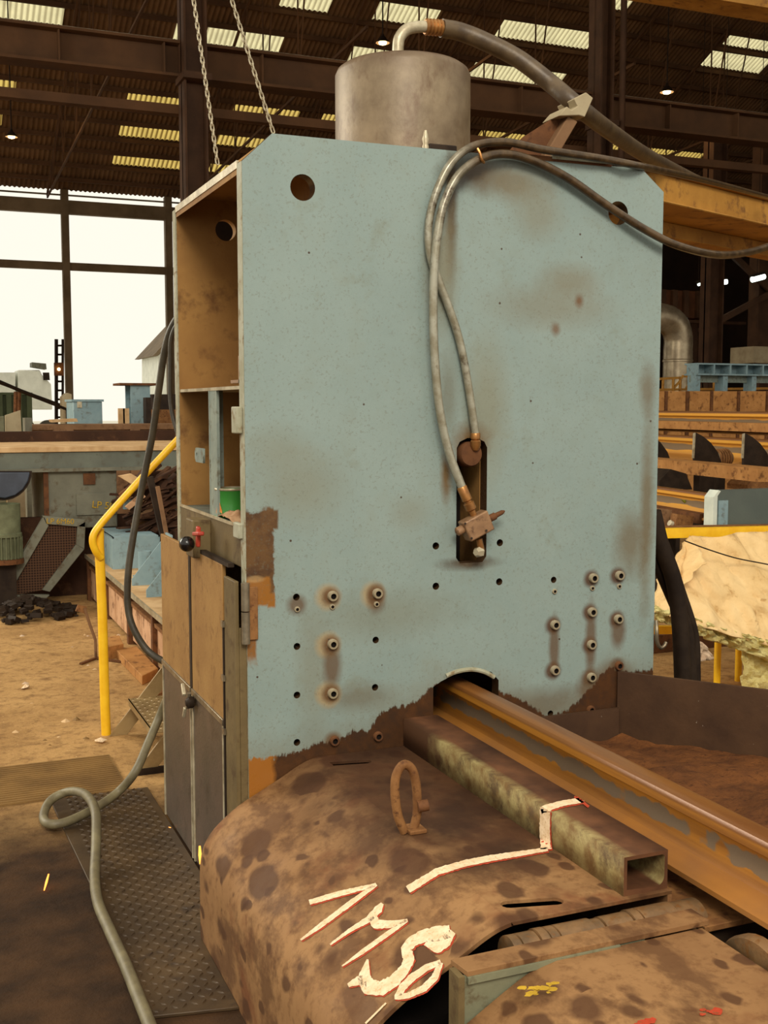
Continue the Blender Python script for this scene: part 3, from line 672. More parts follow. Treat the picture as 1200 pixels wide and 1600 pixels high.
MB().bx(nb.x-.055, nb.x+.05, nb.y-.02, nb.y+.06, zt-.01, zt+.055).build('junction_box', 'dark_iron', press, .004)
MB().lathe([(.009, 0), (.012, .02), (.009, .03), (.012, .045), (.008, .06), (.005, .075)], (PY(665, 208, 3.6).x, 3.6, zt+.02), (0, 0, 1), 12).build('nipple', 'pale_steel', press)
# ---- hose bracket: gusset, post and split clamp
gp = [PY(838, 240, 3.72), PY(842, 215, 3.72), PY(872, 184, 3.72), PY(905, 175, 3.72), PY(862, 245, 3.72)]
MB().prism([PY(x, y, 3.72) for x, y in ((792, 240), (818, 214), (862, 186), (893, 182), (880, 200), (862, 244))], (0, .012, 0)).build('gusset', 'rust', press)
MB().prism([PY(x, y, 3.68) for x, y in ((850, 245), (888, 181), (903, 190), (868, 250))], (0, .10, 0)).build('clamp_post', 'long_brown', press, .004)
MB().prism([PY(x, y, 3.66) for x, y in ((873, 181), (886, 166), (893, 172), (903, 166), (897, 154), (916, 144), (927, 153), (914, 183), (905, 180))], (0, .12, 0)).build('hose_clamp', 'grey_sheet', press, .003, label='pale split clamp holding the thick hose')
MB().bx(1.95, 2.30, D-.002, D+.30, zt-.004, zt+.012).build('ledge_bar', 'rust', press)
MB().bx(2.06, 2.28, D-.006, D+.02, zt+.004, zt+.016).build('ledge_edge', 'blue_edge', press)
sp_o = sl

# ================================================================ HOSES ON THE PRESS
big = [PY(690, 44, CY), PY(720, 50, CY), PY(760, 66, 3.9), PY(810, 92, 3.86), PY(860, 130, 3.8), PY(905, 168, 3.72), PY(950, 203, 3.9), PY(1010, 243, 4.5), PY(1075, 276, 5.6), PY(1125, 300, 6.4), PY(1165, 330, 6.6)]
tag(MB().tube(catmull(big, 8), .033, 16).build('hydraulic_hose', 'hose_brown'), 'thick dark hose from the top of the round tank through the pale clamp', 'hose')
def YH(x, y, off): return PY(x, y, D-off)
ha = [PY(1200, 308, 5.2), PY(1110, 284, 4.3), PY(1020, 264, 3.5), PY(940, 248, D-.03), PY(850, 234, D-.03), PY(790, 222, D-.03), PY(740, 228, D-.035), PY(705, 255, D-.035), PY(682, 300, D-.03), PY(670, 350, D-.025), PY(672, 398, D-.022), PY(686, 440, D-.020), PY(705, 490, D-.02), PY(720, 540, D-.02), PY(733, 610, D-.02), PY(743, 678, D-.02)]
ht = thing('hydraulic_hose', 'greasy hose looping along the plate top and ending at the round boss', 'hose', PY(743, 678, D))
MB().tube(catmull(ha, 8), .0135, 12).build('hose_line', 'hose_metal', ht)
MB().lathe([(.014, 0), (.017, .004), (.017, .02), (.013, .024), (.018, .028), (.018, .045), (.01, .06)], PY(743, 676, D-.02), (.06, .1, -1), 12).build('end_fitting', 'brass', ht)
hb = [PY(1215, 380, 3.9), PY(1170, 394, 3.7), PY(1120, 398, 3.5), PY(1060, 384, D-.04), PY(1010, 360, D-.04), PY(950, 322, D-.03), PY(890, 280, D-.03), PY(840, 254, D-.03), PY(795, 241, D-.035), PY(755, 246, D-.045), PY(718, 272, D-.05), PY(695, 315, D-.05), PY(684, 365, D-.05), PY(678, 430, D-.048), PY(677, 500, D-.046), PY(680, 570, D-.045), PY(687, 640, D-.045), PY(701, 705, D-.045), PY(722, 762, D-.05)]
ht = thing('hydraulic_hose', 'pale greasy hose hanging down the plate to the copper-brown valve block', 'hose', PY(722, 762, D))
MB().tube(catmull(hb, 8), .0145, 12).build('hose_line', 'hose_metal', ht)
f0, f1 = PY(721, 760, D-.05), PY(738, 800, D-.055)
dv = (f1-f0).normalized()
MB().lathe([(.015, 0), (.0175, .003), (.0175, .05), (.013, .054), (.013, .058), (.019, .062), (.019, .085), (.012, .09), (.010, .12)], f0, dv, 14).build('end_fitting', 'brass', ht)
vbk = PY(744, 821, D-.055); R30 = Matrix.Rotation(.42, 3, 'Y')
vt = MB().box(vbk, (.098, .05, .072), Matrix.Rotation(-.42, 3, 'Y')).build('valve_block', 'copper_block', ht, .005, label='copper-brown square valve block')
MB().lathe([(.013, 0), (.013, .03), (.009, .034), (.008, .06), (.003, .07)], PY(762, 812, D-.055), (.9, 0, .38), 10).build('plunger', 'rust', vt)
MB().lathe([(.013, 0), (.015, .004), (.015, .025), (.008, .03)], PY(724, 826, D-.055), (-.9, 0, -.4), 12).build('port_plug', 'copper_block', vt)
MB().cyl(PY(748, 842, D-.05), PY(752, 860, D-.05), .012, 10).build('outlet_pipe', 'brass', vt)
MB().lathe([(.008, 0), (.018, .003), (.018, .02), (.012, .03)], PY(752, 862, D-.05), (-.9, -.4, 0), 6).build('outlet_nut', 'pale_steel', vt)
for (x, y) in ((727, 818), (737, 841), (760, 829)):
    MB().cyl(PY(x, y, D-.086), PY(x, y, D-.078), .004, 8).build('screw', 'dark_iron', vt)
# hose tie
tp = [PY(746, 232, D-.06), PY(750, 240, D-.065), PY(753, 250, D-.065), PY(756, 254, D-.05)]
tag(MB().tube(catmull(tp, 4), .005, 6).build('hose_tie', 'brass'), 'thin bright tie round the hoses at the top of their loop', 'tie')

# ================================================================ CHAINS
def chain(p0, p1, lab, n):
    p0, p1 = Vector(p0), Vector(p1); d = (p1-p0); L = d.length; d.normalize(); o = thing('lifting_chain', lab, 'chain', p1, 'lifting chains')
    u = d.orthogonal().normalized(); ps = L/n; me = None
    a, r = ps*.36, ps*.30
    path = [(r*math.cos(t), (a if math.sin(t) > 0 else -a)+r*math.sin(t), 0) for t in [2*PI*i/12+.26 for i in range(13)]]
    mb = MB().tube(path, ps*.13, 6); me = mb.mesh('link', M['pale_steel'])
    y_ax = d; side = u; other = d.cross(u)
    for i in range(n):
        q = bpy.data.objects.new('link', me); COL.objects.link(q); q.parent = o
        xa = (side if i % 2 else other); xa = (side*math.cos(.6)+other*math.sin(.6)) if i % 2 else (other*math.cos(.6)-side*math.sin(.6))
        za = xa.cross(y_ax)
        R = Matrix((xa, y_ax, za)).transposed().to_4x4()
        q.matrix_local = Matrix.Translation(p0+d*(L*(i+.5)/n)-p1) @ R
chain(PY(296, -45, 3.93), PY(340, 256, 3.93), 'left steel chain, hooked behind the press shoulder', 34)
chain(PY(348, -45, D+.07), PY(427, 207, D+.07), 'right steel chain, hooked at the top corner of the press plate', 28)

# ================================================================ HOOD, TUBE, LETTERING
PROF = [(.80, 0), (.80, .19), (.803, .26), (.815, .31), (.84, .35), (.875, .384), (.93, .425), (1.005, .464), (1.07, .497), (1.12, .525), (1.16, .543), (1.20, .553)]
PROF = [(p.x, p.y) for p in catmull([(a, b, 0) for a, b in PROF], 3)]
HY0, HY1, HX1, HZ = 2.14, 3.445, 1.634, .553
hood = thing('guard_hood', 'large rust-brown sheet hood with oil spots, marked in white paint', 'machine guard', (1.2, 2.8, 0))
TH = .008
def hood_sheet():
    mb = MB(); ys = [HY0+(HY1-HY0)*i/10 for i in range(11)]; n = len(PROF)
    # refine profile smoothly
    pf = PROF
    inner = [(a+TH*.7, b-TH) if b > .25 else (a+TH, b) for a, b in pf]
    vs = []; n = len(pf)
    for y in ys:
        for i, (a, b) in enumerate(pf):
            wob = 0
            vs.append((a, y, b+wob))
    N = len(vs)
    for y in ys: vs += [(a, y, b) for a, b in inner]
    fs = []
    for j in range(10):
        for i in range(n-1):
            q = j*n+i; fs.append((q, q+1, q+n+1, q+n)); fs.append((N+q, N+q+n, N+q+n+1, N+q+1))
    for j in (0, 10):
        for i in range(n-1): q = j*n+i; fs.append((q, N+q, N+q+1, q+1))
    for j in range(10):
        q = j*n; fs.append((q, q+n, N+q+n, N+q))
    mb.add(vs, fs); return mb
me1 = hood_sheet().mesh('sheet', M['hood'], 50)
def slot(c0, c1, r):
    a, b = Vector(c0[:2]), Vector(c1[:2]); d = (b-a).normalized(); ang = math.atan2(d.y, d.x)
    return [(b.x+r*math.cos(ang-PI/2+PI*i/6), b.y+r*math.sin(ang-PI/2+PI*i/6)) for i in range(7)]+[(a.x+r*math.cos(ang+PI/2+PI*i/6), a.y+r*math.sin(ang+PI/2+PI*i/6)) for i in range(7)]
s1 = slot(PZ(795, 1413, HZ), PZ(868, 1408, HZ), .019); s2 = slot(PZ(515, 1194, HZ), PZ(572, 1190, HZ), .018)
s1 = [(min(HX1-.02, max(x, 1.215)), max(y, HY0+.02)) for x, y in s1]
s2 = [(max(x, 1.215), min(y, HY1-.02)) for x, y in s2]
me2 = holed([(1.2, HY0), (HX1, HY0), (HX1, HY1), (1.2, HY1)], [s1, s2], TH)
for v in me2.vertices: v.co.z += HZ-TH/2
bm = bmesh.new(); bm.from_mesh(me1); bm.from_mesh(me2); bm.to_mesh(me1); bm.free()
link('sheet', me1, hood)
MB().bx(.84, HX1-.02, HY0+.12, HY1-.03, .02, .30).build('inner_body', 'void', hood)
MB().bx(HX1-.012, HX1, HY0, HY1, .25, HZ-TH).build('side_panel', 'hood', hood)
# lifting eye
lg = PZ(650, 1298, HZ)
def lug_pt(x, y): return PY(x, y, lg.y)
loop = [lug_pt(632, 1300), lug_pt(622, 1275), lug_pt(617, 1240), lug_pt(619, 1212), lug_pt(630, 1195), lug_pt(643, 1201), lug_pt(650, 1225), lug_pt(652, 1260), lug_pt(650, 1280), lug_pt(644, 1302)]
le = MB().tube(catmull(loop, 5), .0125, 12).build('lifting_eye', 'rust_lug', hood)
MB().cyl(lug_pt(650, 1258)+Vector((0, -.014, 0)), lug_pt(662, 1254)+Vector((.004, -.02, 0)), .016, 12).build('set_screw', 'rust', le)
MB().bx(lg.x-.03, lg.x+.02, lg.y-.03, lg.y+.03, HZ, HZ+.012).build('base', 'rust_lug', le, .003)
# square tube welded along the hood
TX0, TX1, TY0, TY1, TZ0, TZ1 = 1.508, 1.632, 2.156, 3.447, HZ, .648
o_ = [(TX0, TZ0), (TX1, TZ0), (TX1, TZ1), (TX0, TZ1)]
wt = .009; r_ = .024
inn = [(TX0+wt, TZ0+wt+.006)]
for (cx, cz, a0) in ((TX1-wt-r_, TZ0+wt+r_, -PI/2), (TX1-wt-.008, TZ1-wt-.008, 0)):
    rr = r_ if a0 < 0 else .008
    inn += [(cx+rr*math.cos(a0+PI/2*i/5), cz+rr*math.sin(a0+PI/2*i/5)) for i in range(6)]
inn += [(TX0+wt, TZ1-wt)]
xz_plate('box_tube', o_, [inn], TY0, TY1, 'box_tube', hood, 'rusty square tube welded along the right edge')
MB().bx(TX0+wt, TX1-wt, 2.42, 2.43, TZ0+wt, TZ1-wt).build('tube_baffle', 'primer', hood)
# paint marks laid on the surfaces they sit on
def surf(x, y, off):
    d = ray(x, y); best = None
    segs = [(PROF[i], PROF[i+1], 0) for i in range(len(PROF)-1)]+[((1.2, HZ), (TX0, HZ), 0), ((TX0, TZ0), (TX0, TZ1), 1), ((TX0, TZ1), (TX1, TZ1), 1)]
    for (a, b, k_) in segs:
        nx_, nz_ = -(b[1]-a[1]), (b[0]-a[0]); L = math.hypot(nx_, nz_); nx_, nz_ = nx_/L, nz_/L
        den = d.x*nx_+d.z*nz_
        if abs(den) < 1e-7: continue
        t = ((a[0]-CC.x)*nx_+(a[1]-CC.z)*nz_)/den; p = CC+d*t
        u = ((p.x-a[0])*(b[0]-a[0])+(p.z-a[1])*(b[1]-a[1]))/L/L
        if -.002 <= u <= 1.002 and 2.0 < p.y < 3.5 and t > 0 and (best is None or t < best[0]): best = (t, p+Vector((nx_, 0, nz_))*off)
    return best[1] if best else None
def stroke(mb, pts, wds, off, sx=0, sy=0, jag=1.0):
    P = [Vector((x+sx, y+sy, 0)) for x, y in pts]; n = len(P); S = []
    for i in range(n-1):
        L = (P[i+1]-P[i]).length; m_ = max(2, int(L/3))
        for j in range(m_): S.append((P[i].lerp(P[i+1], j/m_), wds[i]+(wds[i+1]-wds[i])*j/m_))
    S.append((P[-1], wds[-1])); rows = []
    for i, (p, wd) in enumerate(S):
        t = (S[min(i+2, len(S)-1)][0]-S[max(i-2, 0)][0]).normalized(); nr = Vector((-t.y, t.x, 0))
        row = []
        wl = wd*(.5+.10*jag*mnoise.noise((p.x*.25, p.y*.25, 1))); wr2 = wd*(.5+.10*jag*mnoise.noise((p.x*.25, p.y*.25, 9)))
        for s_ in (-1, -.33, .33, 1):
            q = p+nr*(s_*(wl if s_ < 0 else wr2)); row.append(surf(q.x, q.y, off))
        rows.append(row)
    for i in range(len(rows)-1):
        for j in range(3):
            vs = [rows[i][j], rows[i][j+1], rows[i+1][j+1], rows[i+1][j]]
            if all(v is not None for v in vs) and max((vs[a]-vs[b]).length for a, b in ((0, 1), (1, 2), (2, 3), (3, 0))) < .06: mb.add(vs, [(0, 1, 2, 3)])
    return mb
def Zm(pts): return [(400+x/3, 1200+y/3) for x, y in pts]
S1 = [(Zm([(252, 632), (400, 590), (560, 552)]), [8, 8.5, 6]), (Zm([(566, 548), (440, 640), (300, 745), (212, 808)]), [6, 8.5, 7.5, 3])]
S2 = [(Zm([(350, 830), (440, 765), (530, 712), (575, 665), (594, 638)]), [3, 6, 10, 13, 5]), (Zm([(545, 700), (565, 735), (640, 735), (712, 716)]), [14, 15, 11, 4]), (Zm([(708, 718), (620, 780), (500, 865), (405, 932)]), [6, 8, 7, 2])]
S3 = [(Zm([(912, 770), (850, 780), (790, 790), (735, 815), (705, 850), (718, 900), (700, 945), (650, 1000), (590, 1035), (530, 1030), (510, 985), (525, 900)]), [20, 24, 20, 17, 17, 17, 16, 19, 22, 25, 20, 3]), (Zm([(925, 770), (885, 820), (850, 845), (800, 815)]), [10, 20, 18, 14]), (Zm([(434, 1022), (480, 1000), (520, 1000)]), [6, 14, 20])]
ring = [(868, 912), (800, 940), (735, 985), (690, 1030), (662, 1078), (715, 1070), (790, 1035), (840, 985), (868, 915)]
S4 = [(Zm(ring), [8, 11, 12, 12, 9, 9, 11, 11, 8])]
S5 = [([(638, 1391), (683, 1363), (727, 1350), (767, 1342), (856, 1328)], [12, 11, 10, 10, 6])]
S6 = [([(853, 1328), (852, 1296), (853, 1264)], [17, 16, 16]), ([(846, 1266), (880, 1256), (912, 1251)], [11, 9, 8])]
for nm, S, lab in (('painted_figure', S1, 'white painted figure 1'), ('painted_letter', S2, 'white painted letter M'), ('painted_figure', S3, 'white painted figure 5'), ('painted_figure', S4, 'white painted figure 0'), ('painted_line', S5, 'white painted line across the hood'), ('painted_line', S6, 'white painted mark up and over the tube')):
    mb = MB(); mr = MB()
    for pts, wd in S: stroke(mb, pts, wd, .0022); stroke(mr, pts, [q+.4 for q in wd], .0012, 1.2, 1.6)
    mb.build(nm, 'white_paint', hood, smooth=0, label=lab); mr.build('painted_outline', 'red_paint', hood, smooth=0, label='red paint edge behind the white marking')
mb = MB(); stroke(mb, [(604, 1568), (590, 1582), (572, 1600)], [2.5, 3, 3], .0022); mb.build('painted_line', 'white_paint', hood, smooth=0)
mr = MB(); stroke(mr, [(898, 1245), (920, 1262)], [5, 4], .0022); mr.build('painted_line', 'red_paint', hood, smooth=0, label='short red paint stroke on the tube')

# ---- grooved roller in the gap, second hood
gr = thing('grooved_roller', 'grooved steel roller lying in the gap between the two brown hoods', 'roller', (1.4, 2.085, .47))
prf = [(.02, 0)]; x = 0
random.seed(3)
while x < .5:
    r = random.choice((.050, .048, .046, .051)); wd = random.choice((.015, .07, .04, .09, .02)); prf += [(r, x), (r, x+wd), (r-.004, x+wd+.001), (r-.004, x+wd+.004)]; x += wd+.005
prf += [(.02, x)]
MB().lathe(prf, (1.17, 2.10, .494), (1, 0, 0), 28).build('roller_body', 'shaft', gr)
MB().bx(1.13, 1.15, 2.04, 2.13, 0, .50).build('bearing_bracket', 'dark_iron', gr); MB().cyl((1.12, 2.10, .494), (1.18, 2.10, .494), .02, 12).build('axle', 'dark_iron', gr)
h2 = thing('guard_hood', 'brown oil-spotted hood nearest the camera with yellow and red paint smudges', 'machine guard', (1.3, 1.4, 0))
G0, G1, GZ = .55, 1.985, .535
pf2 = [(.72, .05), (.74, .18), (.80, .29), (.90, .372), (1.00, .432), (1.10, .490), (1.165, .522), (1.22, GZ)]
pf2 = [(p.x, p.y) for p in catmull([(a, b, 0) for a, b in pf2], 3)]+[(1.36, GZ), (1.44, GZ), (1.6, GZ), (1.60, GZ-.01), (1.44, GZ-.012), (1.2, GZ-.013)]
pf2 += [(a+.008, b-.012) for a, b in reversed(pf2[:22])]
MB().prism([(a, G0, b) for a, b in pf2], (0, G1-G0, 0)).build('sheet', 'hood', h2)
MB().bx(.80, 1.55, .7, 1.95, .02, .25).build('inner_body', 'void', h2)
# end frame: flange strip on top and grey-green upright plate
A, B_, C_, D_ = PZ(700, 1511, .548), PZ(723, 1541, .548), PZ(957, 1474, .548), PZ(1052, 1429, .548)
pts = [(1.003, 2.045), (1.012, 1.985), (1.40, 1.985), (1.62, 1.985), (1.62, 2.05)]
MB().prism([(x, y, .538) for x, y in pts], (0, 0, .012)).build('flange', 'hood', h2, .001)
MB().bx(1.012, 1.38, 1.980, 1.990, .524, .5385).build('flange_edge', 'green_paint', h2, label='grey-green painted edge of the flange')
MB().bx(1.0, 1.45, 1.99, 1.998, .05, .537).build('end_plate', 'green_paint', h2, label='grey-green upright end plate')
MB().bx(.992, 1.006, 1.985, 2.03, .05, .540).build('corner_post', 'sill', h2)
def patch(o, name, m, px, py, r, z, n=9, lab=None):
    c = PZ(px, py, z); mb = MB(); random.seed(px); 
    for j in range(n):
        a = random.uniform(0, 2*PI); d = random.uniform(0, r); q = c+Vector((math.cos(a)*d*1.4, math.sin(a)*d, 0)); rr = random.uniform(.2, .5)*r
        vs = [q+Vector((math.cos(t)*rr*random.uniform(.5, 1.3), math.sin(t)*rr*random.uniform(.4, 1), .0012+.0002*j)) for t in [2*PI*i/9 for i in range(9)]]
        mb.add(vs, [tuple(range(9))])
    return mb.build(name, m, o, smooth=0, label=lab)
patch(h2, 'paint_smudge', 'yellow_mark', 845, 1545, .030, .535, 12, 'yellow paint smudge')
patch(h2, 'paint_smudge', 'red_paint', 1000, 1600, .028, .535, 9, 'red paint smudge near the bottom edge')
patch(h2, 'paint_smudge', 'red_paint', 1115, 1583, .025, .535, 9, 'red paint smudge towards the right edge')
# bracket plate and flanged roller under the rail
bp_ = thing('support_bracket', 'brown steel bracket plate under the rail beside the box tube end', 'bracket', (1.75, 2.2, 0))
MB().bx(1.637, 1.87, 2.02, 2.60, .50, .515).build('bracket_plate', 'rust_lug', bp_, .002)
MB().bx(1.64, 1.87, 2.05, 2.10, 0, .50).build('leg', 'dark_iron', bp_)
fr = thing('flanged_roller', 'rusty flanged roller carrying the rail at the lower right', 'roller', (1.85, 1.86, .44))
MB().lathe([(.03, 0), (.13, 0), (.135, .01), (.135, .03), (.11, .045), (.11, .20), (.135, .21), (.135, .235), (.03, .235)], (1.625, 1.84, .43), (1, 0, 0), 36).build('roller_body', 'shaft', fr)
MB().bx(1.66, 1.86, 1.80, 1.88, 0, .32).build('stand', 'dark_iron', fr)
MB().bx(1.605, 1.86, 1.3, 1.40, .0, .535).build('cross_support', 'dark_iron', fr)

# ================================================================ RAIL
half = [(.075, 0), (.075, .0125), (.060, .018), (.030, .027), (.014, .036), (.009, .05), (.00825, .08), (.0085, .110), (.012, .121), (.0325, .133), (.0345, .136), (.0355, .155), (.0348, .161), (.031, .1675), (.024, .1705), (.012, .172)]
prof = half+[(-a, b) for a, b in reversed(half)]
RX, RZ = 1.762, .564
def make_rail(L, m='rail'): return MB().prism([(a, 0, b) for a, b in prof], (0, L, 0)).mesh('rail', M[m], 25)
rl = bpy.data.objects.new('steel_rail', make_rail(5.8)); COL.objects.link(rl); rl.location = (RX, .6, RZ)
tag(rl, 'long rust-orange steel rail running through the slot of the press', 'rail')
# ================================================================ SWARF TRAY
ty = thing('swarf_tray', 'dark brown steel tray holding rust scale right of the rail', 'tray', (2.5, 2.5, 0))
T0, T1 = Vector((2.36, 3.44, 0)), PZ(1200, 1078, .734); T1.z = 0; td = (T1-T0).normalized(); T2 = T0+td*2.6
nr = Vector((-td.y, td.x, 0)); 
MB().prism([T0+Vector((0, 0, .42)), T2+Vector((0, 0, .42)), T2+Vector((0, 0, .734)), T0+Vector((0, 0, .734))], nr*.012).build('side_wall', 'tray', ty, .002)
MB().bx(1.95, 2.36, 3.425, 3.44, .42, .60).build('end_wall', 'tray', ty)
MB().prism([(1.88, .6, .44), (T2.x, .6, .44), (T2.x, T2.y, .44), (T0.x, T0.y, .44), (1.88, 3.44, .44)], (0, 0, .01)).build('tray_floor', 'dark_iron', ty)
MB().bx(1.875, 1.885, .6, 3.42, .0, .5).build('side_wall', 'dark_iron', ty); MB().bx(2.2, 2.26, 3.2, 3.26, 0, .44).build('leg', 'dark_iron', ty); MB().bx(2.9, 2.96, 1.2, 1.26, 0, .44).build('leg', 'dark_iron', ty)
sc = MB(); NX, NY = 70, 110; vs = []
for j in range(NY+1):
    for i in range(NX+1):
        u, v = i/NX, j/NY; y = .62+v*(3.42-.62)
        xr = T0.x+(y-T0.y)/td.y*td.x if td.y else 3
        x = 1.89+u*(min(xr, T2.x)-.004-1.89)
        h_ = .500+.030*mnoise.fractal((x*3.1+2, y*4.6, 3), 1, 2, 4)+.012*mnoise.noise((x*14, y*26, 1)) - .02*(1-u)*0
        vs.append((x, y, max(.456, h_)))
sc.add(vs, [(j*(NX+1)+i, j*(NX+1)+i+1, (j+1)*(NX+1)+i+1, (j+1)*(NX+1)+i) for j in range(NY) for i in range(NX)])
q = sc.build('rust_scale', 'scale', None, smooth=70); q['kind'] = 'stuff'; tag(q, 'heap of red-brown rust scale lying in the steel tray', 'scrap')
# ================================================================ CAN, RAG, SPARKS
cp_ = PX(356, 785, 1.01); cz = 1.3165
cn = thing('food_can', 'open green food can with an orange picture standing on the press sill', 'can', (cp_.x, cp_.y, cz))
MB().lathe([(.058, .0), (.06, .004), (.058, .008), (.058, .094), (.060, .098), (.057, .100), (.055, .092), (.01, .09)], (cp_.x+.02, cp_.y+.02, cz), (0, 0, 1), 32).build('can_body', 'tank_green', cn)
MB().lathe([(.060, .094), (.0615, .098), (.060, .102), (.056, .101), (.056, .094)], (cp_.x+.02, cp_.y+.02, cz), (0, 0, 1), 32).build('rim', 'pale_steel', cn)
vs = []
for i in range(9):
    for (zz) in (.012, .028, .044, .060):
        a = PI*1.02+.28*(i-4)/4+.35; k_ = 1-abs(i-4)/5.0; vs.append((cp_.x+.02+.0592*math.cos(a*1.0), cp_.y+.02+.0592*math.sin(a), cz+.008+(zz)*k_+.004))
MB().add(vs, [(i*4+j, i*4+j+1, i*4+j+5, i*4+j+4) for i in range(8) for j in range(3)]).build('label_picture', 'can_orange', cn)
random.seed(5)
rg = MB(); vs = []; NX = 16; NY = 10; r0 = PX(362, 796, .995)
for j in range(NY+1):
    for i in range(NX+1):
        x = .972+.09*j/NY; y = r0.y-.12+.26*i/NX
        e = math.sin(PI*i/NX)*math.sin(PI*min(1, (j+1.5)/NY)); vs.append((x, y, cz+.001+.040*e*(.7+.6*mnoise.noise((x*40, y*30, 2)))))
rg.add(vs, [(j*(NX+1)+i, j*(NX+1)+i+1, (j+1)*(NX+1)+i+1, (j+1)*(NX+1)+i) for j in range(NY) for i in range(NX)])
rg_o = rg.build('rag', 'cream', None, smooth=70); tag(rg_o, 'crumpled tan rag lying in front of the green can on the sill', 'rag')
s_m = rg_o.modifiers.new('thick', 'SOLIDIFY'); s_m.thickness = .002
def ember(pa, pb, r, m, lab): return tag(MB().tube([pa, (Vector(pa)+Vector(pb))/2, pb], [r*.6, r, r*.5], 6).build('spark', m), lab, 'spark')
ember(PX(312, 1322, .90), PX(313, 1350, .90), .006, 'ember_hot', 'brightest orange spark at the bottom corner of the press door')
ember(PZ(76, 1366, .03), PZ(69, 1391, .008), .004, 'ember', 'orange spark sliver over the dark floor left of the loose hose')
ember(PZ(263, 1293, .008), PZ(268, 1295, .008), .005, 'ember', 'tiny orange spark on the chequer plate beside the press door')
ember(PZ(1178, 1507, .42), PZ(1188, 1509, .42), .005, 'ember', 'tiny orange spark on the flanged roller at the lower right')

# ================================================================ FLOOR ITEMS, LEFT
ck = thing('chequer_plate', 'dark raised-pattern steel plate on the floor in front of the press doors', 'floor plate', (.75, 4.0, 0))
X0, X1, YA, YB = .535, .93, 3.03, 5.05
MB().prism([(.565, YA, .001), (.80, YA-.045, .001), (.80, 3.43, .001), (.92, 3.46, .001), (.92, 4.95, .001), (.50, 4.95, .001)], (0, 0, .010)).build('plate', 'ground_plate', ck, .002)
lz = MB(); i = 0
for iy in range(62):
    for ix in range(13):
        x = .575+ix*.028; y = YA+.02+iy*.031
        if x > .79 and y < 3.46: continue
        if x > .91: continue
        a = (PI/4 if (ix+iy) % 2 else -PI/4)+.05; c, s_ = math.cos(a), math.sin(a); L, W = .013, .0045
        P = [(x+c*L, y+s_*L, .011), (x-s_*W, y+c*W, .011), (x-c*L, y-s_*L, .011), (x+s_*W, y-c*W, .011), (x+c*L*.5, y+s_*L*.5, .0145), (x-c*L*.5, y-s_*L*.5, .0145)]
        lz.add(P, [(0, 1, 4), (1, 2, 5), (1, 5, 4), (2, 3, 5), (3, 0, 4), (3, 4, 5)])
q = lz.build('tread_pattern', 'ground_plate', ck, smooth=0); q['kind'] = 'stuff'
mt = thing('ribbed_plate', 'worn ribbed floor plate lying left of the stairs', 'floor plate', (.2, 5.2, 0))
MB().bx(-.9, .84, 4.97, 5.50, .001, .010).build('plate', 'mat', mt)
rb = MB()
for i in range(18): rb.bx(-.9, .83, 4.985+i*.029, 4.985+i*.029+.012, .010, .014)
q = rb.build('ribs', 'mat', mt, smooth=0); q['kind'] = 'stuff'
# grey hose lying on the floor in a loop
hz = [PX(268, 1075, 1.0), PY(250, 1118, 4.86), PY(232, 1160, 4.80), PY(212, 1205, 4.72), PZ(185, 1237, .07), PZ(150, 1262, .045), PZ(105, 1284, .035), PZ(76, 1287, .035), PZ(68, 1274, .035), PZ(80, 1250, .06), PZ(108, 1237, .09), PZ(134, 1242, .13), PZ(149, 1268, .15), PZ(150, 1320, .08), PZ(148, 1370, .035), PZ(153, 1410, .035), PZ(172, 1455, .035), PZ(195, 1505, .035), PZ(215, 1555, .035), PZ(235, 1605, .035), PZ(252, 1650, .035)]
tag(MB().tube(catmull(hz, 8), .0185, 12).build('floor_hose', 'hose_grey'), 'thick grey hose looped on the floor beside the chequer plate', 'hose')
# black hose hanging behind the press
hz = [PY(300, 470, 4.75), PY(272, 505, 4.8), PY(258, 545, 4.85), PY(248, 610, 4.9), PY(238, 680, 4.95), PY(222, 760, 5.0), PY(207, 845, 5.0), PY(200, 900, 5.0), PY(200, 950, 5.0), PY(210, 985, 4.98), PY(232, 1018, 4.95), PY(262, 1036, 4.88), PY(295, 1045, 4.8)]
tag(MB().tube(catmull(hz, 8), .0155, 12).build('hanging_hose', 'rubber'), 'black rubber hose hanging in a long bow left of the press', 'hose')
hz = [PY(300, 475, 4.72), PY(270, 520, 4.78), PY(266, 570, 4.8), PY(268, 640, 4.8), PY(285, 700, 4.75)]
tag(MB().tube(catmull(hz, 8), .010, 10).build('hanging_hose', 'rubber'), 'thin black hose close against the left edge of the press', 'hose')
# handrail
hr = thing('handrail', 'bright yellow tube handrail standing on the floor left of the press', 'handrail', (.875, 5.884, 0))
YHR = 5.884
pst = [PY(166, 1149, YHR), PY(164, 1100, YHR), PY(160, 960, YHR), PY(155, 850, YHR), PY(155, 826, YHR)]
pst[0].z = 0
MB().tube(pst, .0245, 14).build('post', 'yellow', hr)
rl_ = [PY(158, 872, YHR-.02), PY(150, 862, YHR-.035), PY(145, 848, YHR-.04), PY(147, 834, YHR-.04), PY(160, 816, YHR-.035), PY(190, 782, YHR-.03), PY(230, 738, YHR-.03), PY(275, 690, YHR-.03), PY(330, 632, YHR-.03)]
MB().tube(catmull(rl_, 6), .019, 12).build('rail', 'yellow', hr)
e2 = PY(330, 632, YHR); MB().cyl((e2.x, YHR, 0), (e2.x, YHR, e2.z), .022, 12).build('post', 'yellow', hr)
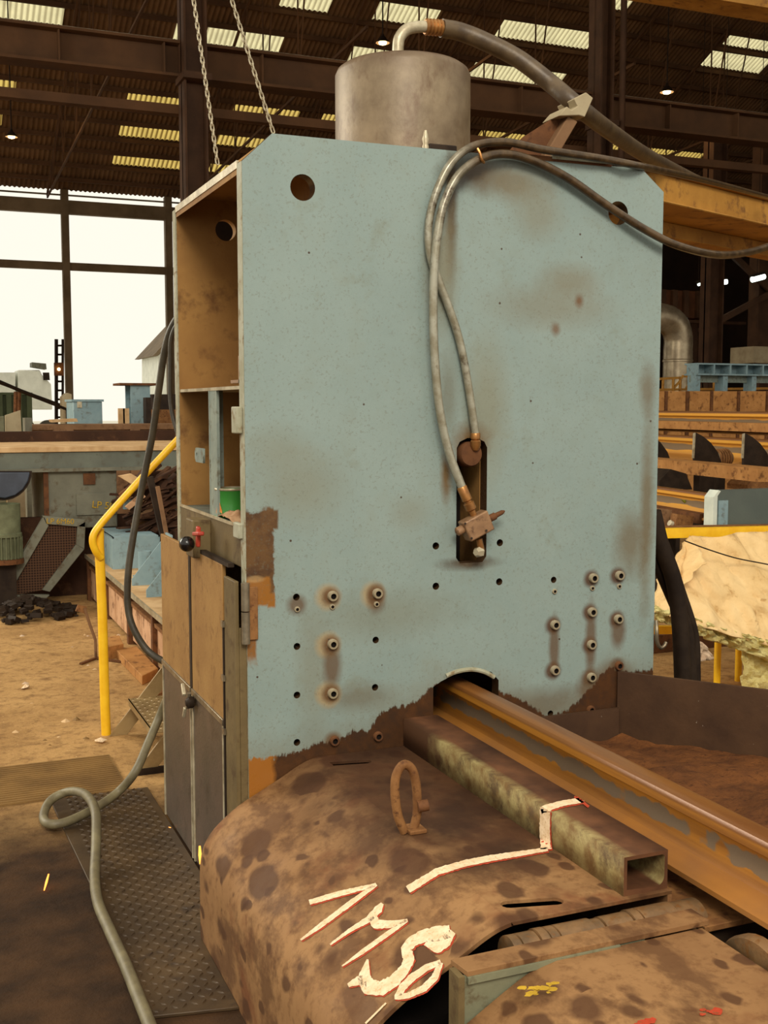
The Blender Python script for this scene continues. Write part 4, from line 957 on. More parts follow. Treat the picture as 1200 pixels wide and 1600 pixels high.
# stair: two stringers and treads rising to the right
stf = thing('stair', 'short steel stair with chequered tread beside the press door', 'stair', (1.0, 5.5, 0))
sa, sb = PY(170, 1148, 5.86), PY(250, 1048, 5.86)
dirv = (sb-sa); dirv = Vector((dirv.x, 0, dirv.z)).normalized()
for (yy, st_) in ((5.84, sa.x), (5.16, sa.x)):
    p = Vector((st_, yy, .0)); q = p+dirv*.95
    MB().prism([p+Vector((0, 0, 0)), p+Vector((.09, 0, 0)), q+Vector((.06, 0, -.02)), q+Vector((-.0, 0, .04))], (0, .012, 0)).build('stringer', 'steel_tread', stf, .001)
for i in range(2):
    zz = .19+.2*i; x0 = sa.x+.10+.16*i
    tr_ = MB().bx(x0, x0+.22, 5.17, 5.84, zz-.004, zz).bx(x0, x0+.004, 5.17, 5.84, zz-.035, zz).build('tread', 'steel_tread', stf)
    lz = MB()
    for iy in range(20):
        for ix in range(7):
            x = x0+.018+ix*.03; y = 5.19+iy*.033; a = PI/4 if (ix+iy) % 2 else -PI/4; c, s_ = math.cos(a), math.sin(a); L, W = .013, .0045
            P = [(x+c*L, y+s_*L, zz), (x-s_*W, y+c*W, zz), (x-c*L, y-s_*L, zz), (x+s_*W, y-c*W, zz), (x, y, zz+.004)]
            lz.add(P, [(0, 1, 4), (1, 2, 4), (2, 3, 4), (3, 0, 4)])
    q = lz.build('tread_pattern', 'steel_tread', tr_, smooth=0); q['kind'] = 'stuff'
MB().bx(sa.x+.02, sa.x+.5, 5.15, 5.17, 0, .03).build('foot_bar', 'dark_iron', stf)
# small litter
random.seed(11)
for i in range(26):
    x, y = random.uniform(20, 240), random.uniform(985, 1235)
    if 140 < x and y > 1080: continue
    p = PZ(x, y); r = random.uniform(.008, .022)
    mb = MB(); vs = [(p.x+r*math.cos(t)*random.uniform(.7, 1.5), p.y+r*math.sin(t)*random.uniform(.7, 1.3), .0) for t in [2*PI*j/7 for j in range(7)]]
    n_ = len(vs); mb.add(vs+[(p.x, p.y, r*random.uniform(.4, .9))], [(j, (j+1) % n_, n_) for j in range(n_)])
    tag(mb.build('pebble', random.choice(('stone', 'tan_top', 'mat')), None, smooth=0), 'small pale stone chip lying on the dusty floor', 'stone', 'stone chips on the dusty floor')
for (x, y, lab) in ((203, 1033, 'crumpled white scrap beside the floor slabs'), (40, 1076, 'small white scrap in the middle of the dusty floor'), (158, 1161, 'small white scrap at the foot of the yellow handrail')):
    p = PZ(x, y); mb = MB(); vs = [(p.x+.03*math.cos(t)*random.uniform(.6, 1.2), p.y+.03*math.sin(t)*random.uniform(.6, 1.2), random.uniform(.002, .02)) for t in [2*PI*j/9 for j in range(9)]]
    mb.add(vs+[(p.x, p.y, .03)], [(j, (j+1) % 9, 9) for j in range(9)]); tag(mb.build('paper_scrap', 'white_paint', None, smooth=0), lab, 'scrap')
# slabs
def block(name, pts, z0, z1, m, lab, cat, group=None, bev=.004):
    P = [PZ(x, y, z1) for x, y in pts]
    return tag(MB().prism([(p.x, p.y, z0) for p in P], (0, 0, z1-z0)).build(name, m, None, bev), lab, cat, group)
block('timber_slab', [(182, 1016), (213, 1009), (247, 1044), (222, 1056)], 0, .06, 'beam_block', 'nearer flat timber slab on the floor below the bench', 'slab')
block('timber_slab', [(160, 997), (186, 992), (193, 1006), (166, 1011)], 0, .09, 'beam_block', 'farther flat timber slab behind the yellow post', 'slab')
block('rubble_stone', [(235, 1075), (262, 1066), (266, 1078), (242, 1085)], 0, .07, 'rust_lug', 'rough brown block lying under the stair', 'block')
# bench with panels and blue brackets
bn = thing('steel_bench', 'low bench with pinkish side panels carrying pale blue brackets', 'bench', (1.8, 8, 0))
BXf = 1.42
random.seed(2)
yy = 6.3; zt_b = .40
while yy < 10.0:
    wd = .36; MB().bx(BXf, BXf+.03, yy+.01, yy+wd-.01, .03, .30).build('side_panel', 'pink_rust', bn, .004); yy += wd
for yv in (6.35, 7.2, 8.1, 9.15, 10.1): MB().bx(BXf-.03, BXf+.05, yv, yv+.06, 0, zt_b-.03).build('leg', 'rust', bn)
MB().bx(BXf-.02, BXf+.5, 6.2, 10.2, .29, .315).build('lower_rail', 'rust_lug', bn)
MB().bx(BXf-.03, BXf+.5, 6.2, 10.2, zt_b-.03, zt_b).build('top', 'tan_top', bn, .004)
MB().bx(BXf-.04, BXf-.03, 6.2, 10.2, zt_b-.03, zt_b+.004).build('top_edge', 'pale_steel', bn)
def bracket(y, lab, wd=.10):
    x0 = BXf+.03; L, hh = .27, .32; th = .012
    o = thing('blue_bracket', lab, 'bracket', (x0, y, zt_b), 'pale blue steel brackets on the bench')
    MB().prism([(x0, y, zt_b), (x0+L, y, zt_b), (x0+L, y, zt_b+hh), (x0+L-.05, y, zt_b+hh), (x0, y, zt_b+.05)], (0, th, 0)).build('gusset_plate', 'pale_blue', o)
    MB().bx(x0+L, x0+L+.012, y-wd, y+wd, zt_b, zt_b+hh+.05).build('back_plate', 'pale_blue', o)
    return o
bracket(7.15, 'pale blue gusset bracket on the bench, nearest the press door')
bracket(7.7, 'pale blue gusset bracket on the bench, second from the press door')
bracket(8.25, 'pale blue gusset bracket on the bench, third from the press door')
bb = thing('blue_channel', 'open pale blue box section standing on the bench behind the yellow post', 'box section', (1.6, 8.6, zt_b))
x0, x1 = 1.46, 1.84
MB().bx(x0, x0+.012, 9.15, 9.9, zt_b, .66).bx(x0, x1, 9.15, 9.9, .648, .66).bx(x1-.012, x1, 9.15, 9.9, zt_b, .66).bx(x0+.012, x1-.012, 9.15, 9.162, zt_b, .648).build('section', 'pale_blue', bb)
ip = thing('blue_pipe_stub', 'short pale blue pipe stub standing on the bench', 'pipe', (1.8, 7.6, zt_b))
q = Vector((1.62, 8.65, 0)); MB().cyl((q.x, 8.65, zt_b), (q.x, 8.65, zt_b+.2), .05, 20).build('pipe', 'pale_blue', ip); MB().bx(q.x-.08, q.x+.08, 8.57, 8.73, zt_b, zt_b+.008).build('foot_plate', 'pale_blue', ip)
# T-shaped stand
st = thing('floor_stand', 'thin bent steel stand with three feet on the dusty floor', 'stand', PZ(148, 1028))
f = PZ(150, 1028); Yf = f.y
MB().tube([f, PY(149, 1000, Yf), PY(140, 975, Yf), PY(132, 950, Yf)], .010, 8).build('stem', 'long_brown', st)
MB().bar(PZ(126, 1037, .01), PZ(150, 1028, .01), .02, .012).bar(PZ(150, 1028, .01), PZ(168, 1027, .01), .02, .012).bar(PZ(150, 1028, .01), PZ(190, 1034, .01), .02, .012).build('feet', 'rust', st)
pz1 = [PY(x, y, Yf) for x, y in ((118, 955), (122, 945), (136, 948), (134, 960), (128, 957))]
MB().prism(pz1, (0, .02, 0)).build('head_plate', 'rust_lug', st)

# ================================================================ LEFT MACHINE (band of the middle distance)
YM = 10.0
mc = thing('machine_bed', 'long grey machine bed with a tan dusty top left of the press', 'machine', (2.2, YM+1, 0))
zt2 = PY(100, 698, YM).z; zb2 = PY(100, 737, YM).z; xr = PY(330, 700, YM).x; xl = PY(-60, 700, YM).x
MB().bx(xl, xr, YM, YM+1.6, zt2-.045, zt2).build('top', 'tan_top', mc, .005)
MB().bx(xl, xr, YM+.02, YM+1.5, zb2+.03, zt2-.045).build('bed_beam', 'bed_grey', mc)
MB().bx(xl, xr, YM-.005, YM+.3, zb2, zb2+.03).build('bottom_lip', 'grey_machine', mc)
MB().bx(xl, xr, YM+1.5, YM+1.65, zt2, zt2+.10).build('back_ledge', 'dark_plate', mc)
a, b = PY(70, 737, YM), PY(185, 806, YM)
cb = MB().bx(a.x, b.x, YM+.05, YM+1.2, b.z-.1, zb2).build('cabinet', 'grey_machine', mc, .008)
MB().bx(a.x-.01, a.x+.03, YM+.03, YM+.06, b.z, zb2).build('cabinet_edge', 'rust', cb)
a3, b3 = PY(120, 772, YM), PY(183, 804, YM); MB().bx(a3.x, b3.x, YM+.035, YM+.05, b3.z, a3.z).build('cover_panel', 'grey_machine', cb, .003)
a4, b4 = PY(131, 740, YM), PY(150, 757, YM); MB().bx(a4.x, b4.x, YM+.03, YM+.05, b4.z, a4.z).build('rust_patch', 'rust', cb)
RX90 = Matrix.Rotation(PI/2, 4, 'X')
def lettering(parent, txt, px, py, size, Yp, tilt=0):
    p = PY(px, py, Yp); text_mesh(txt, size, 'yellow_mark', parent, Matrix.Translation((p.x, Yp, p.z)) @ Matrix.Rotation(tilt, 4, 'Y') @ RX90, 'painted_lettering')
lettering(mc, 'LP 50', 143, 793, .085, YM+.028, .12)
# legs, dark side plate
MB().bx(PY(30, 800, YM).x, PY(330, 800, YM).x, YM+.45, YM+.5, 0, PY(140, 806, YM+.4).z).build('side_plate', 'dark_plate', mc)
MB().bx(xl, PY(0, 800, YM).x, YM+.3, YM+1.2, 0, zb2).build('pedestal', 'grey_machine', mc)
MB().bx(xr-.2, xr, YM+.3, YM+1.2, 0, zb2).build('pedestal', 'grey_machine', mc)
# blue disc guard
dg_ = PY(4, 737, YM); dk = thing('disc_guard', 'dark blue round saw guard under the grey machine bed', 'guard', (dg_.x, YM+.1, dg_.z))
pts = [PY(x, y, YM-.06) for x, y in ((-36, 738), (47, 738), (44, 752), (36, 765), (24, 774), (8, 779), (-10, 777), (-26, 766), (-34, 752))]
MB().prism(pts, (0, .12, 0)).build('shell', 'saw_blue', dk, .01); MB().prism([PY(4+46*math.cos(t), 736+46*math.sin(t), YM-.03) for t in [PI*i/16 for i in range(17)]], (0, .05, 0)).build('rim', 'dark_iron', dk)
# motor
mo = thing('electric_motor', 'grey-green ribbed motor standing under the blue guard', 'motor', PZ(10, 935))
mp = PY(8, 860, YM-.1); mx = mp.x; zq = lambda y: PY(8, y, YM-.1).z
MB().lathe([(.10, zq(790)), (.13, zq(787)), (.13, zq(832)), (.14, zq(833)), (.14, zq(838)), (.10, zq(840))], (mx, YM-.1, 0), (0, 0, 1), 28).build('fan_cowl', 'motor_green', mo)
rbm = MB().cyl((mx, YM-.1, zq(872)), (mx, YM-.1, zq(838)), .12, 24)
rbm.build('stator', 'motor_green', mo)
for j in range(24):
    a = 2*PI*j/24; MB().box((mx+.128*math.cos(a), YM-.1+.128*math.sin(a), (zq(872)+zq(838))/2), (.03, .008, zq(838)-zq(872)), Matrix.Rotation(a, 3, 'Z')).build('rib', 'motor_green', mo, smooth=0)
MB().lathe([(.15, zq(880)), (.15, zq(873)), (.12, zq(872))], (mx, YM-.1, 0), (0, 0, 1), 24).build('flange', 'rust', mo)
MB().bx(mx-.06, mx+.08, YM-.15, YM-.05, 0, zq(880)).build('stand', 'dark_iron', mo)
# belt guard frame
bgd = thing('belt_guard', 'slanting grey framed mesh guard standing below the machine bed', 'guard', PZ(60, 940))
YG = YM-.08
def frame_bar(pts, m='grey_machine', nm='frame_bar'): MB().prism([PY(x, y, YG) for x, y in pts], (0, .07, 0)).build(nm, m, bgd, .004)
frame_bar([(69, 806), (76, 822), (26, 908), (12, 905)]); frame_bar([(66, 806), (134, 812), (134, 824), (72, 819)]); frame_bar([(121, 822), (134, 814), (132, 858), (119, 851)])
frame_bar([(119, 851), (132, 858), (78, 925), (66, 922)]); frame_bar([(12, 903), (26, 906), (24, 940), (10, 940)]); frame_bar([(22, 930), (78, 930), (62, 944), (10, 944)])
MB().prism([PY(x, y, YG+.03) for x, y in ((72, 818), (122, 822), (120, 853), (66, 922), (22, 930), (24, 906))], (0, .03, 0)).build('mesh_panel', 'guard_mesh', bgd)
lettering(bgd, 'LP 6M60', 72, 818, .065, YG-.003, .06)
# sooty heap below
random.seed(4)
hp_ = MB(); c = PZ(45, 968); 
for j in range(170):
    a, d = random.uniform(0, 2*PI), random.uniform(0, 1); q = Vector((c.x+math.cos(a)*d*.42, c.y+math.sin(a)*d*.35+.15, 0)); r = random.uniform(.012, .04)
    hp_.box((q.x, q.y, r*.6+.13*(1-d)), (r*2.2, r*1.5, r), Matrix.Rotation(random.uniform(0, 3), 3, 'Z') @ Matrix.Rotation(random.uniform(-.5, .5), 3, 'X'))
q = hp_.build('scrap_heap', 'dark_iron', None, smooth=0); q['kind'] = 'stuff'; tag(q, 'sooty black heap of offcuts on the floor under the guard', 'scrap')
# scrap plates right of cabinet
random.seed(9)
SCR = [([(185, 744), (205, 740), (225, 752), (208, 758)], 'tan_top', 'tan bent offcut on top of the scrap pile right of the grey cabinet'), ([(186, 772), (212, 752), (218, 757), (190, 780)], 'rust', 'narrow brown strip leaning in the scrap pile beside the grey cabinet'),
       ([(196, 792), (222, 770), (228, 776), (202, 797)], 'pink_rust', 'pinkish strip leaning in the scrap pile below the others'), ([(214, 800), (245, 782), (250, 790), (220, 812)], 'long_brown', 'brown flat bar leaning low in the scrap pile'),
       ([(195, 783), (208, 781), (208, 795), (193, 796)], 'pale_blue', 'small pale blue offcut in the scrap pile'), ([(205, 815), (245, 808), (262, 830), (222, 840), (208, 832)], 'rust_lug', 'wide rusty plate at the foot of the scrap pile'), ([(226, 738), (262, 735), (266, 800), (240, 800)], 'dark_plate', 'dark upright plate behind the yellow handrail')]
for i, (pts, m, lab) in enumerate(SCR): tag(slab(pts, 9.3+.08*i, .05).build('steel_offcut', m, None, .003), lab, 'scrap', 'steel offcuts in the scrap pile')
random.seed(21); hp_ = MB()
for j in range(80):
    u, v = random.random(), random.random(); x = 206+64*u; y = 742+95*v; p = PY(x, y, 9.5+.3*(1-v)*random.random())
    hp_.box(p, (random.uniform(.1, .42), random.uniform(.02, .07), random.uniform(.008, .025)), Matrix.Rotation(random.uniform(-.6, .6), 3, 'Z') @ Matrix.Rotation(random.uniform(-.9, .1), 3, 'Y') @ Matrix.Rotation(random.uniform(-.5, .5), 3, 'X'))
q = hp_.build('scrap_heap', 'dark_plate', None, smooth=0); q['kind'] = 'stuff'; tag(q, 'tangled dark heap of steel bars in the bin right of the grey cabinet', 'scrap')
pt = tag(MB().bar(PY(234, 745, 9.0), down(PY(234, 745, 9.0), PY(256, 840, 9.0)), .05, .05).build('leaning_bar', 'dark_iron'), 'dark bar leaning diagonally under the yellow handrail', 'bar')
pt = tag(MB().bar(PY(246, 760, 8.9), down(PY(246, 760, 8.9), PY(262, 845, 8.9)), .03, .03).build('leaning_bar', 'long_brown'), 'thin brown bar leaning diagonally beside the dark one', 'bar')
tag(MB().bx(2.0, PY(300, 850, 9.3).x, 9.3, 10.2, 0, PY(230, 835, 9.2).z).build('scrap_bin', 'dark_plate'), 'dark steel bin holding the scrap pile', 'bin')

# ---- beyond the machine: long box, blue box, blue I-column, skip, sheets
lb = thing('long_box_beam', 'weathered brown long box lying behind the machine bed', 'beam', (4, 14, 0)); YQ = 14.0
a, b = PY(48, 664, YQ), PY(330, 690, YQ)
MB().bx(a.x, b.x, YQ, YQ+.8, 0, a.z-.06).build('body', 'long_brown', lb); MB().bx(a.x, b.x, YQ-.04, YQ+.8, a.z-.06, a.z).build('top_flange', 'long_brown', lb)
for x in (90, 106, 210): q = PY(x, 670, YQ); MB().bx(q.x-.06, q.x+.06, YQ-.05, YQ, 0, a.z-.05).build('stiffener', 'long_brown', lb)
tag(slab([(80, 656), (120, 654), (122, 659), (82, 660)], YQ+.2, .3).build('timber_baulk', 'tan_top'), 'short timber baulk on top of the long brown box', 'timber')
bxo = thing('blue_box', 'pale blue steel box standing left behind the long brown box', 'box', PY(137, 656, 15.5))
a, b = PY(114, 624, 15.5), PY(161, 690, 15.5); MB().bx(a.x, b.x, 15.5, 16.2, 0, a.z-.03).build('body', 'pale_blue', bxo, .01); MB().bx(a.x-.02, b.x+.02, 15.48, 16.22, a.z-.03, a.z).build('lid', 'pale_blue', bxo); q = PY(124, 630, 15.5); MB().bx(q.x-.03, q.x+.03, 15.48, 15.5, q.z-.06, q.z+.02).build('lug', 'pale_steel', bxo)
ic = thing('blue_column_section', 'pale blue I-section standing upright behind the long brown box', 'column', PY(215, 656, 15.5))
a, b = PY(204, 602, 15.5), PY(236, 690, 15.5)
MB().bx(a.x, b.x, 15.5, 15.53, 0, a.z).build('flange', 'pale_blue', ic); MB().bx((a.x+b.x)/2-.02, (a.x+b.x)/2+.02, 15.53, 15.9, 0, a.z).build('web', 'pale_blue', ic); MB().bx(a.x, b.x, 15.9, 15.93, 0, a.z).build('flange', 'pale_blue', ic)
c1, c2_ = PY(186, 601, 15.5), PY(246, 601, 15.5); MB().bx(c1.x, c2_.x, 15.45, 16.0, a.z, a.z+.03).build('cap_plate', 'rust', ic)
for i, x in enumerate((190, 197)):
    q = PY(x, 638, 15.2); tag(MB().bx(q.x-.04, q.x+.04, 15.2, 15.26, 0, q.z).build('timber_post', 'tan_top'), ('paler', 'darker')[i]+' short timber leaning left of the pale blue I-section', 'timber')
tag(MB().bx(PY(228, 625, 15.2).x, PY(236, 625, 15.2).x, 15.2, 15.4, 0, PY(232, 621, 15.2).z).build('steel_post', 'dark_iron'), 'dark short post right of the pale blue I-section', 'post')
tag(slab([(238, 616), (330, 616), (330, 640), (240, 640)], 17, 1.0).build('stacked_plates', 'dark_iron'), 'dark stack of plates seen past the press edge', 'stack')
tag(slabg([(240, 640), (330, 640), (330, 700), (240, 700)], (2, 3), 16.5, 1.0).build('brown_crate', 'rust_lug'), 'rusty orange crate below the dark stack of plates', 'crate')
sk = thing('waste_skip', 'dark green skip at the left edge in front of the opening', 'skip', PY(20, 660, 24))
a, b = PY(-30, 617, 24), PY(50, 690, 24); MB().bx(a.x, b.x, 24, 26, 0, a.z).build('body', 'skip_green', sk); MB().bx(a.x, b.x+.03, 23.95, 26.05, a.z, a.z+.05).build('rim', 'skip_green', sk)
for x in (0, 14, 30, 46): q = PY(x, 640, 23.95); MB().bx(q.x-.05, q.x+.05, 23.9, 24, 0, a.z).build('rib', 'skip_green', sk)
for x in (25, 30): tag(MB().cyl(PY(x, 612, 20), PY(x-2, 700, 20), .035, 8).build('thin_pipe', 'rust'), ('left' if x == 25 else 'right')+' thin rusty pipe standing in front of the green skip', 'pipe', 'thin rusty pipes by the skip')
tag(slabg([(8, 649), (32, 641), (38, 674), (8, 679)], (2, 3), 13.5, .06).build('leaning_sheet', 'grey_sheet'), 'greyish steel sheet leaning behind the machine bed at the left', 'sheet')
tag(slabg([(-10, 652), (6, 650), (6, 680), (-10, 680)], (2, 3), 13.3, .06).build('leaning_sheet', 'green_paint'), 'greenish sheet at the left picture edge behind the machine bed', 'sheet')
tag(slabg([(39, 653), (50, 653), (46, 680), (39, 680)], (2, 3), 13.6, .3).build('steel_wedge', 'grey_machine'), 'grey steel block at the end of the long brown box', 'block')
tag(slabg([(99, 620), (106, 614), (112, 616), (112, 660), (99, 660)], (3, 4), 20, .5).build('post_cover', 'grey_sheet'), 'pale rounded cover at the foot of the opening post', 'cover')
# sagging cables
for i, (p, q) in enumerate((((-20, 588), (105, 640)), ((-20, 590), (112, 639)))):
    tag(MB().tube([PY(p[0], p[1], 19), PY((p[0]+q[0])/2, (p[1]+q[1])/2+1, 19.4+i), PY(q[0], q[1], 19.8+i), PY(q[0]+1, 720, 19.8+i)], .03, 8).build('handrail_bar', 'dark_iron'), ('lower', 'upper')[i]+' dark sloping rail in front of the bright opening', 'rail')
# outdoors: ladder mast, lorry, house
LB = PY(88, 700, 46)
ld = thing('ladder_mast', 'thin ladder against the post in the bright opening', 'ladder', PY(92, 655, 46))
MB().cyl(PY(88, 530, 46), (LB.x, 46, 0), .07, 8).build('rail', 'dark_iron', ld); MB().cyl(PY(98, 530, 46), PY(98, 700, 46), .05, 8).build('rail', 'dark_iron', ld)
for y in range(540, 660, 14): MB().cyl(PY(88, y, 46), PY(98, y, 46), .04, 6).build('rung', 'dark_iron', ld)
q = PY(92, 577, 45.8); MB().box(q, (.35, .2, .5)).build('signal_box', 'rust', ld); MB().cyl(PY(92, 577, 45.7), PY(92, 577, 45.6), .06, 10).build('signal_lens', 'lamp_glow', ld)
lr = thing('lorry', 'pale lorry parked outside in the bright yard', 'lorry', PY(30, 640, 62))
MB().prism([PY(x, y, 62) for x, y in ((28, 578), (62, 578), (66, 586), (80, 600), (82, 640), (28, 640))], (0, 2.2, 0)).build('cab', 'white_truck', lr, .05); MB().prism([PY(x, y, 62) for x, y in ((-40, 582), (24, 582), (24, 640), (-40, 640))], (0, 2.4, 0)).build('body', 'white_truck', lr)
MB().prism([PY(x, y, 61.9) for x, y in ((67, 582), (77, 582), (78, 594), (68, 594))], (0, .1, 0)).build('window', 'dark_iron', lr); MB().prism([PY(x, y, 61.9) for x, y in ((50, 566), (72, 568), (73, 577), (50, 573))], (0, 1.2, 0)).build('air_deflector', 'grey_machine', lr)
for x in (-10, 40, 74): MB().lathe([(.2, 0), (.5, 0), (.5, .3), (.2, .3)], (PY(x, 640, 62).x, 61.9, .5), (0, 1, 0), 24).build('wheel', 'rubber', lr)
hs = thing('yard_house', 'pale house with a brown sloping roof outside beyond the yard', 'house', PY(262, 640, 80))
MB().prism([PY(x, y, 80) for x, y in ((247, 556), (330, 480), (330, 674), (247, 674))], (0, 6, 0)).build('wall', 'white_truck', hs); MB().prism([PY(x, y, 79.5) for x, y in ((239, 556), (246, 556), (335, 470), (333, 455))], (0, 7, 0)).build('roof', 'mullion', hs)

# ================================================================ RIGHT SIDE
# dark hose bundle beside the press
for i, (P, r, lab) in enumerate(((((1020, 800), (1032, 850), (1052, 905), (1062, 970), (1066, 1050), (1066, 1080)), .036, 'thickest dark hose hanging right of the press'), (((1012, 850), (1030, 885), (1052, 935), (1072, 985), (1078, 1050), (1078, 1080)), .030, 'dark hose crossing behind the thickest one right of the press'), (((1022, 815), (1042, 860), (1064, 925), (1084, 990), (1087, 1050), (1087, 1080)), .022, 'thinnest dark hose on the outer side right of the press'))):
    pts = [PY(x, y, 3.9+.05*i) for x, y in P]; tag(MB().tube(catmull(pts, 6), r, 12).build('hanging_hose', 'dark_iron'), lab, 'hose')
# tattered pale rag
def crumple(name, quad, Y0_, Y1_, nu, nv, m, amp, sc_, parent=None, seed=0, th=.004):
    (a, b, c, d) = quad; mb = MB(); vs = []
    for j in range(nv+1):
        v = j/nv
        for i in range(nu+1):
            u = i/nu; x = (a[0]*(1-u)+b[0]*u)*(1-v)+(d[0]*(1-u)+c[0]*u)*v; y = (a[1]*(1-u)+b[1]*u)*(1-v)+(d[1]*(1-u)+c[1]*u)*v
            p = PY(x, y, Y0_*(1-v)+Y1_*v)
            nn = abs(mnoise.noise((p.x*sc_+seed, p.z*sc_*.9, seed)))*1.5+abs(mnoise.noise((p.x*sc_*2.3+p.z*sc_, p.z*sc_*2.1, seed+5)))*.9+.9*mnoise.voronoi((p.x*sc_*1.2+seed, p.z*sc_*1.2+p.x*2, seed))[0][0]
            p.y -= amp*(nn-.8); p.z += amp*.25*mnoise.noise((p.x*sc_*1.5, p.z*3, seed+8)); vs.append(p)
    mb.add(vs, [(j*(nu+1)+i, j*(nu+1)+i+1, (j+1)*(nu+1)+i+1, (j+1)*(nu+1)+i) for j in range(nv) for i in range(nu)])
    o = mb.build(name, m, parent, smooth=30); s_ = o.modifiers.new('thick', 'SOLIDIFY'); s_.thickness = th; return o
tag(crumple('pale_rag', ((1083, 998), (1098, 1004), (1116, 1030), (1086, 1034)), 4.05, 4.05, 10, 10, 'stone', .02, 20, None, 3), 'pale dirty rag hanging beside the yellow posts', 'rag')
YI = 5.3
ib = thing('insulation_blanket', 'crumpled brown paper insulation blanket with yellow glass wool edge', 'insulation', (PY(1120, 900, YI).x, YI, .4))
crumple('paper_face', ((1078, 838), (1330, 822), (1330, 1050), (1020, 956)), YI+.35, YI-.15, 70, 40, 'kraft', .07, 4.2, ib, 1)
crumple('paper_face', ((1020, 905), (1078, 838), (1100, 880), (1020, 956)), YI+.33, YI-.02, 20, 20, 'kraft', .05, 5.0, ib, 4)
crumple('wool_edge', ((1018, 946), (1330, 1040), (1330, 1080), (1018, 966)), YI-.14, YI-.10, 90, 10, 'wool', .06, 16, ib, 2)
crumple('wool_edge', ((1158, 1015), (1330, 1050), (1330, 1140), (1158, 1100)), YI-.05, YI+.0, 50, 20, 'wool', .04, 12, ib, 6)
MB().tube(catmull([PY(x, y, YI+.10) for x, y in ((1070, 845), (1105, 858), (1150, 872), (1200, 882), (1260, 895))], 5), .004, 6).build('tie_wire', 'dark_iron', ib)
yr = thing('yellow_frame', 'yellow tube frame holding the insulation blanket', 'frame', (PY(1120, 900, YI).x, YI+.3, 0))
for (x, yb) in ((1122, 1000), (1155, 1000)):
    q = PY(x, yb, YI+.25); MB().cyl((q.x, YI+.25, 0), (q.x, YI+.25, q.z+.3), .021, 12).build('post', 'yellow', yr)
q0_, q1_ = PY(1000, 834, YI+.5), PY(1330, 826, YI+.5); MB().bar(q0_, q1_, .05, .06).build('top_rail', 'yellow', yr)
q0_, q1_ = PY(1000, 984, YI+.6), PY(1200, 984, YI+.6); MB().bar(q0_, q1_, .04, .05).build('lower_rail', 'yellow', yr)
for x in (1000, 1330): q = PY(x, 900, YI+.5); MB().cyl((q.x, YI+.55, 0), (q.x, YI+.55, q0_.z), .025, 12).build('post', 'yellow', yr)
# brown block stuff behind posts
tag(MB().bx(PY(1010, 1000, 6.4).x, PY(1300, 1000, 6.4).x, 6.4, 6.6, 0, PY(1060, 990, 6.4).z).build('kerb_beam', 'rust'), 'low brown beam on the floor behind the yellow posts', 'beam')
# slate grey panel
gp_ = thing('steel_cabinet', 'slate grey steel cabinet with a white edge behind the insulation', 'cabinet', PY(1160, 830, 7.2)); YP = 7.2
a, b = PY(1117, 767, YP), PY(1330, 767, YP); zb3 = 0
MB().prism([(a.x+.02, YP, 0), (b.x, YP, 0), (b.x, YP, a.z), (a.x+.05, YP, a.z), (a.x+.02, YP, a.z-.04)], (0, .1, 0)).build('body', 'plate_grey', gp_)
MB().prism([(a.x-.02, YP-.01, 0), (a.x+.02, YP-.01, 0), (a.x+.02, YP-.01, a.z-.04), (a.x+.05, YP-.01, a.z-.003), (a.x+.03, YP-.01, a.z+.005), (a.x-.02, YP-.01, a.z-.05)], (0, .11, 0)).build('white_edge', 'white_edge', gp_)
c_, d_ = PY(1121, 782, YP), PY(1134, 830, YP); MB().bx(c_.x, d_.x, YP-.02, YP-.005, d_.z-.3, c_.z).build('plate_strip', 'pale_blue', gp_)
# rails on the conveyors: seen past the right edge of the press
def along(px0, py0, Yp, ang, L0, L1):
    p = PY(px0, py0, Yp); d = Vector((math.sin(ang), math.cos(ang), 0)); return p-d*L0, p+d*L1
railm = make_rail(1.0, 'rail_yellow_lift')
def lay_rail(px0, py0, Yp, lab, scale=1.0, ang=.13, L0=3.5, L1=12):
    a, b = along(px0, py0, Yp, ang, L0, L1); d = b-a
    o = bpy.data.objects.new('steel_rail', railm); COL.objects.link(o); o.scale = (scale, d.length, scale)
    o.location = (a.x, a.y, a.z-.172*scale); o.rotation_euler = (0, 0, -ang); tag(o, lab, 'rail', 'rust-orange rails on the conveyors'); return o
lay_rail(1060, 764, 8.0, 'orange rail with a green paint mark, lowest of those right of the press', 1.25, L0=.7)
lay_rail(1060, 642, 12.6, 'orange rail highest of those right of the press', 1.6); lay_rail(1060, 680, 12.0, 'orange rail behind the curved black guards', 1.7)
gr_ = MB().prism([PY(x, y, 7.86) for x, y in ((1066, 781), (1092, 784), (1113, 787), (1113, 792), (1090, 790), (1072, 787))], (0, .02, 0)).build('paint_mark', 'green_paint_mark'); rl0 = bpy.data.objects['steel_rail.001']; gr_.parent = rl0; bpy.context.view_layer.update(); gr_.matrix_parent_inverse = rl0.matrix_world.inverted(); gr_['label'] = 'green paint mark'
a, b = along(1060, 664, 12.3, .13, 3.5, 12)
tag(MB().bar(a, b, .25, .10).build('conveyor_beam', 'beam_block'), 'brown flat beam just under the highest orange rail', 'beam')
a, b = along(1060, 719, 9.6, .13, 1.6, 10)
cvb = thing('conveyor_beam', 'wide brown conveyor beam across the middle right', 'beam', (a.x, a.y, 0)); MB().bar(a+Vector((0, 0, -.06)), b+Vector((0, 0, -.06)), .25, .12).build('beam', 'beam_block', cvb)
for t in (.25, .6, .9): q = a.lerp(b, t); MB().bx(q.x-.06, q.x+.06, q.y-.06, q.y+.06, 0, q.z-.1).build('leg', 'dark_iron', cvb)
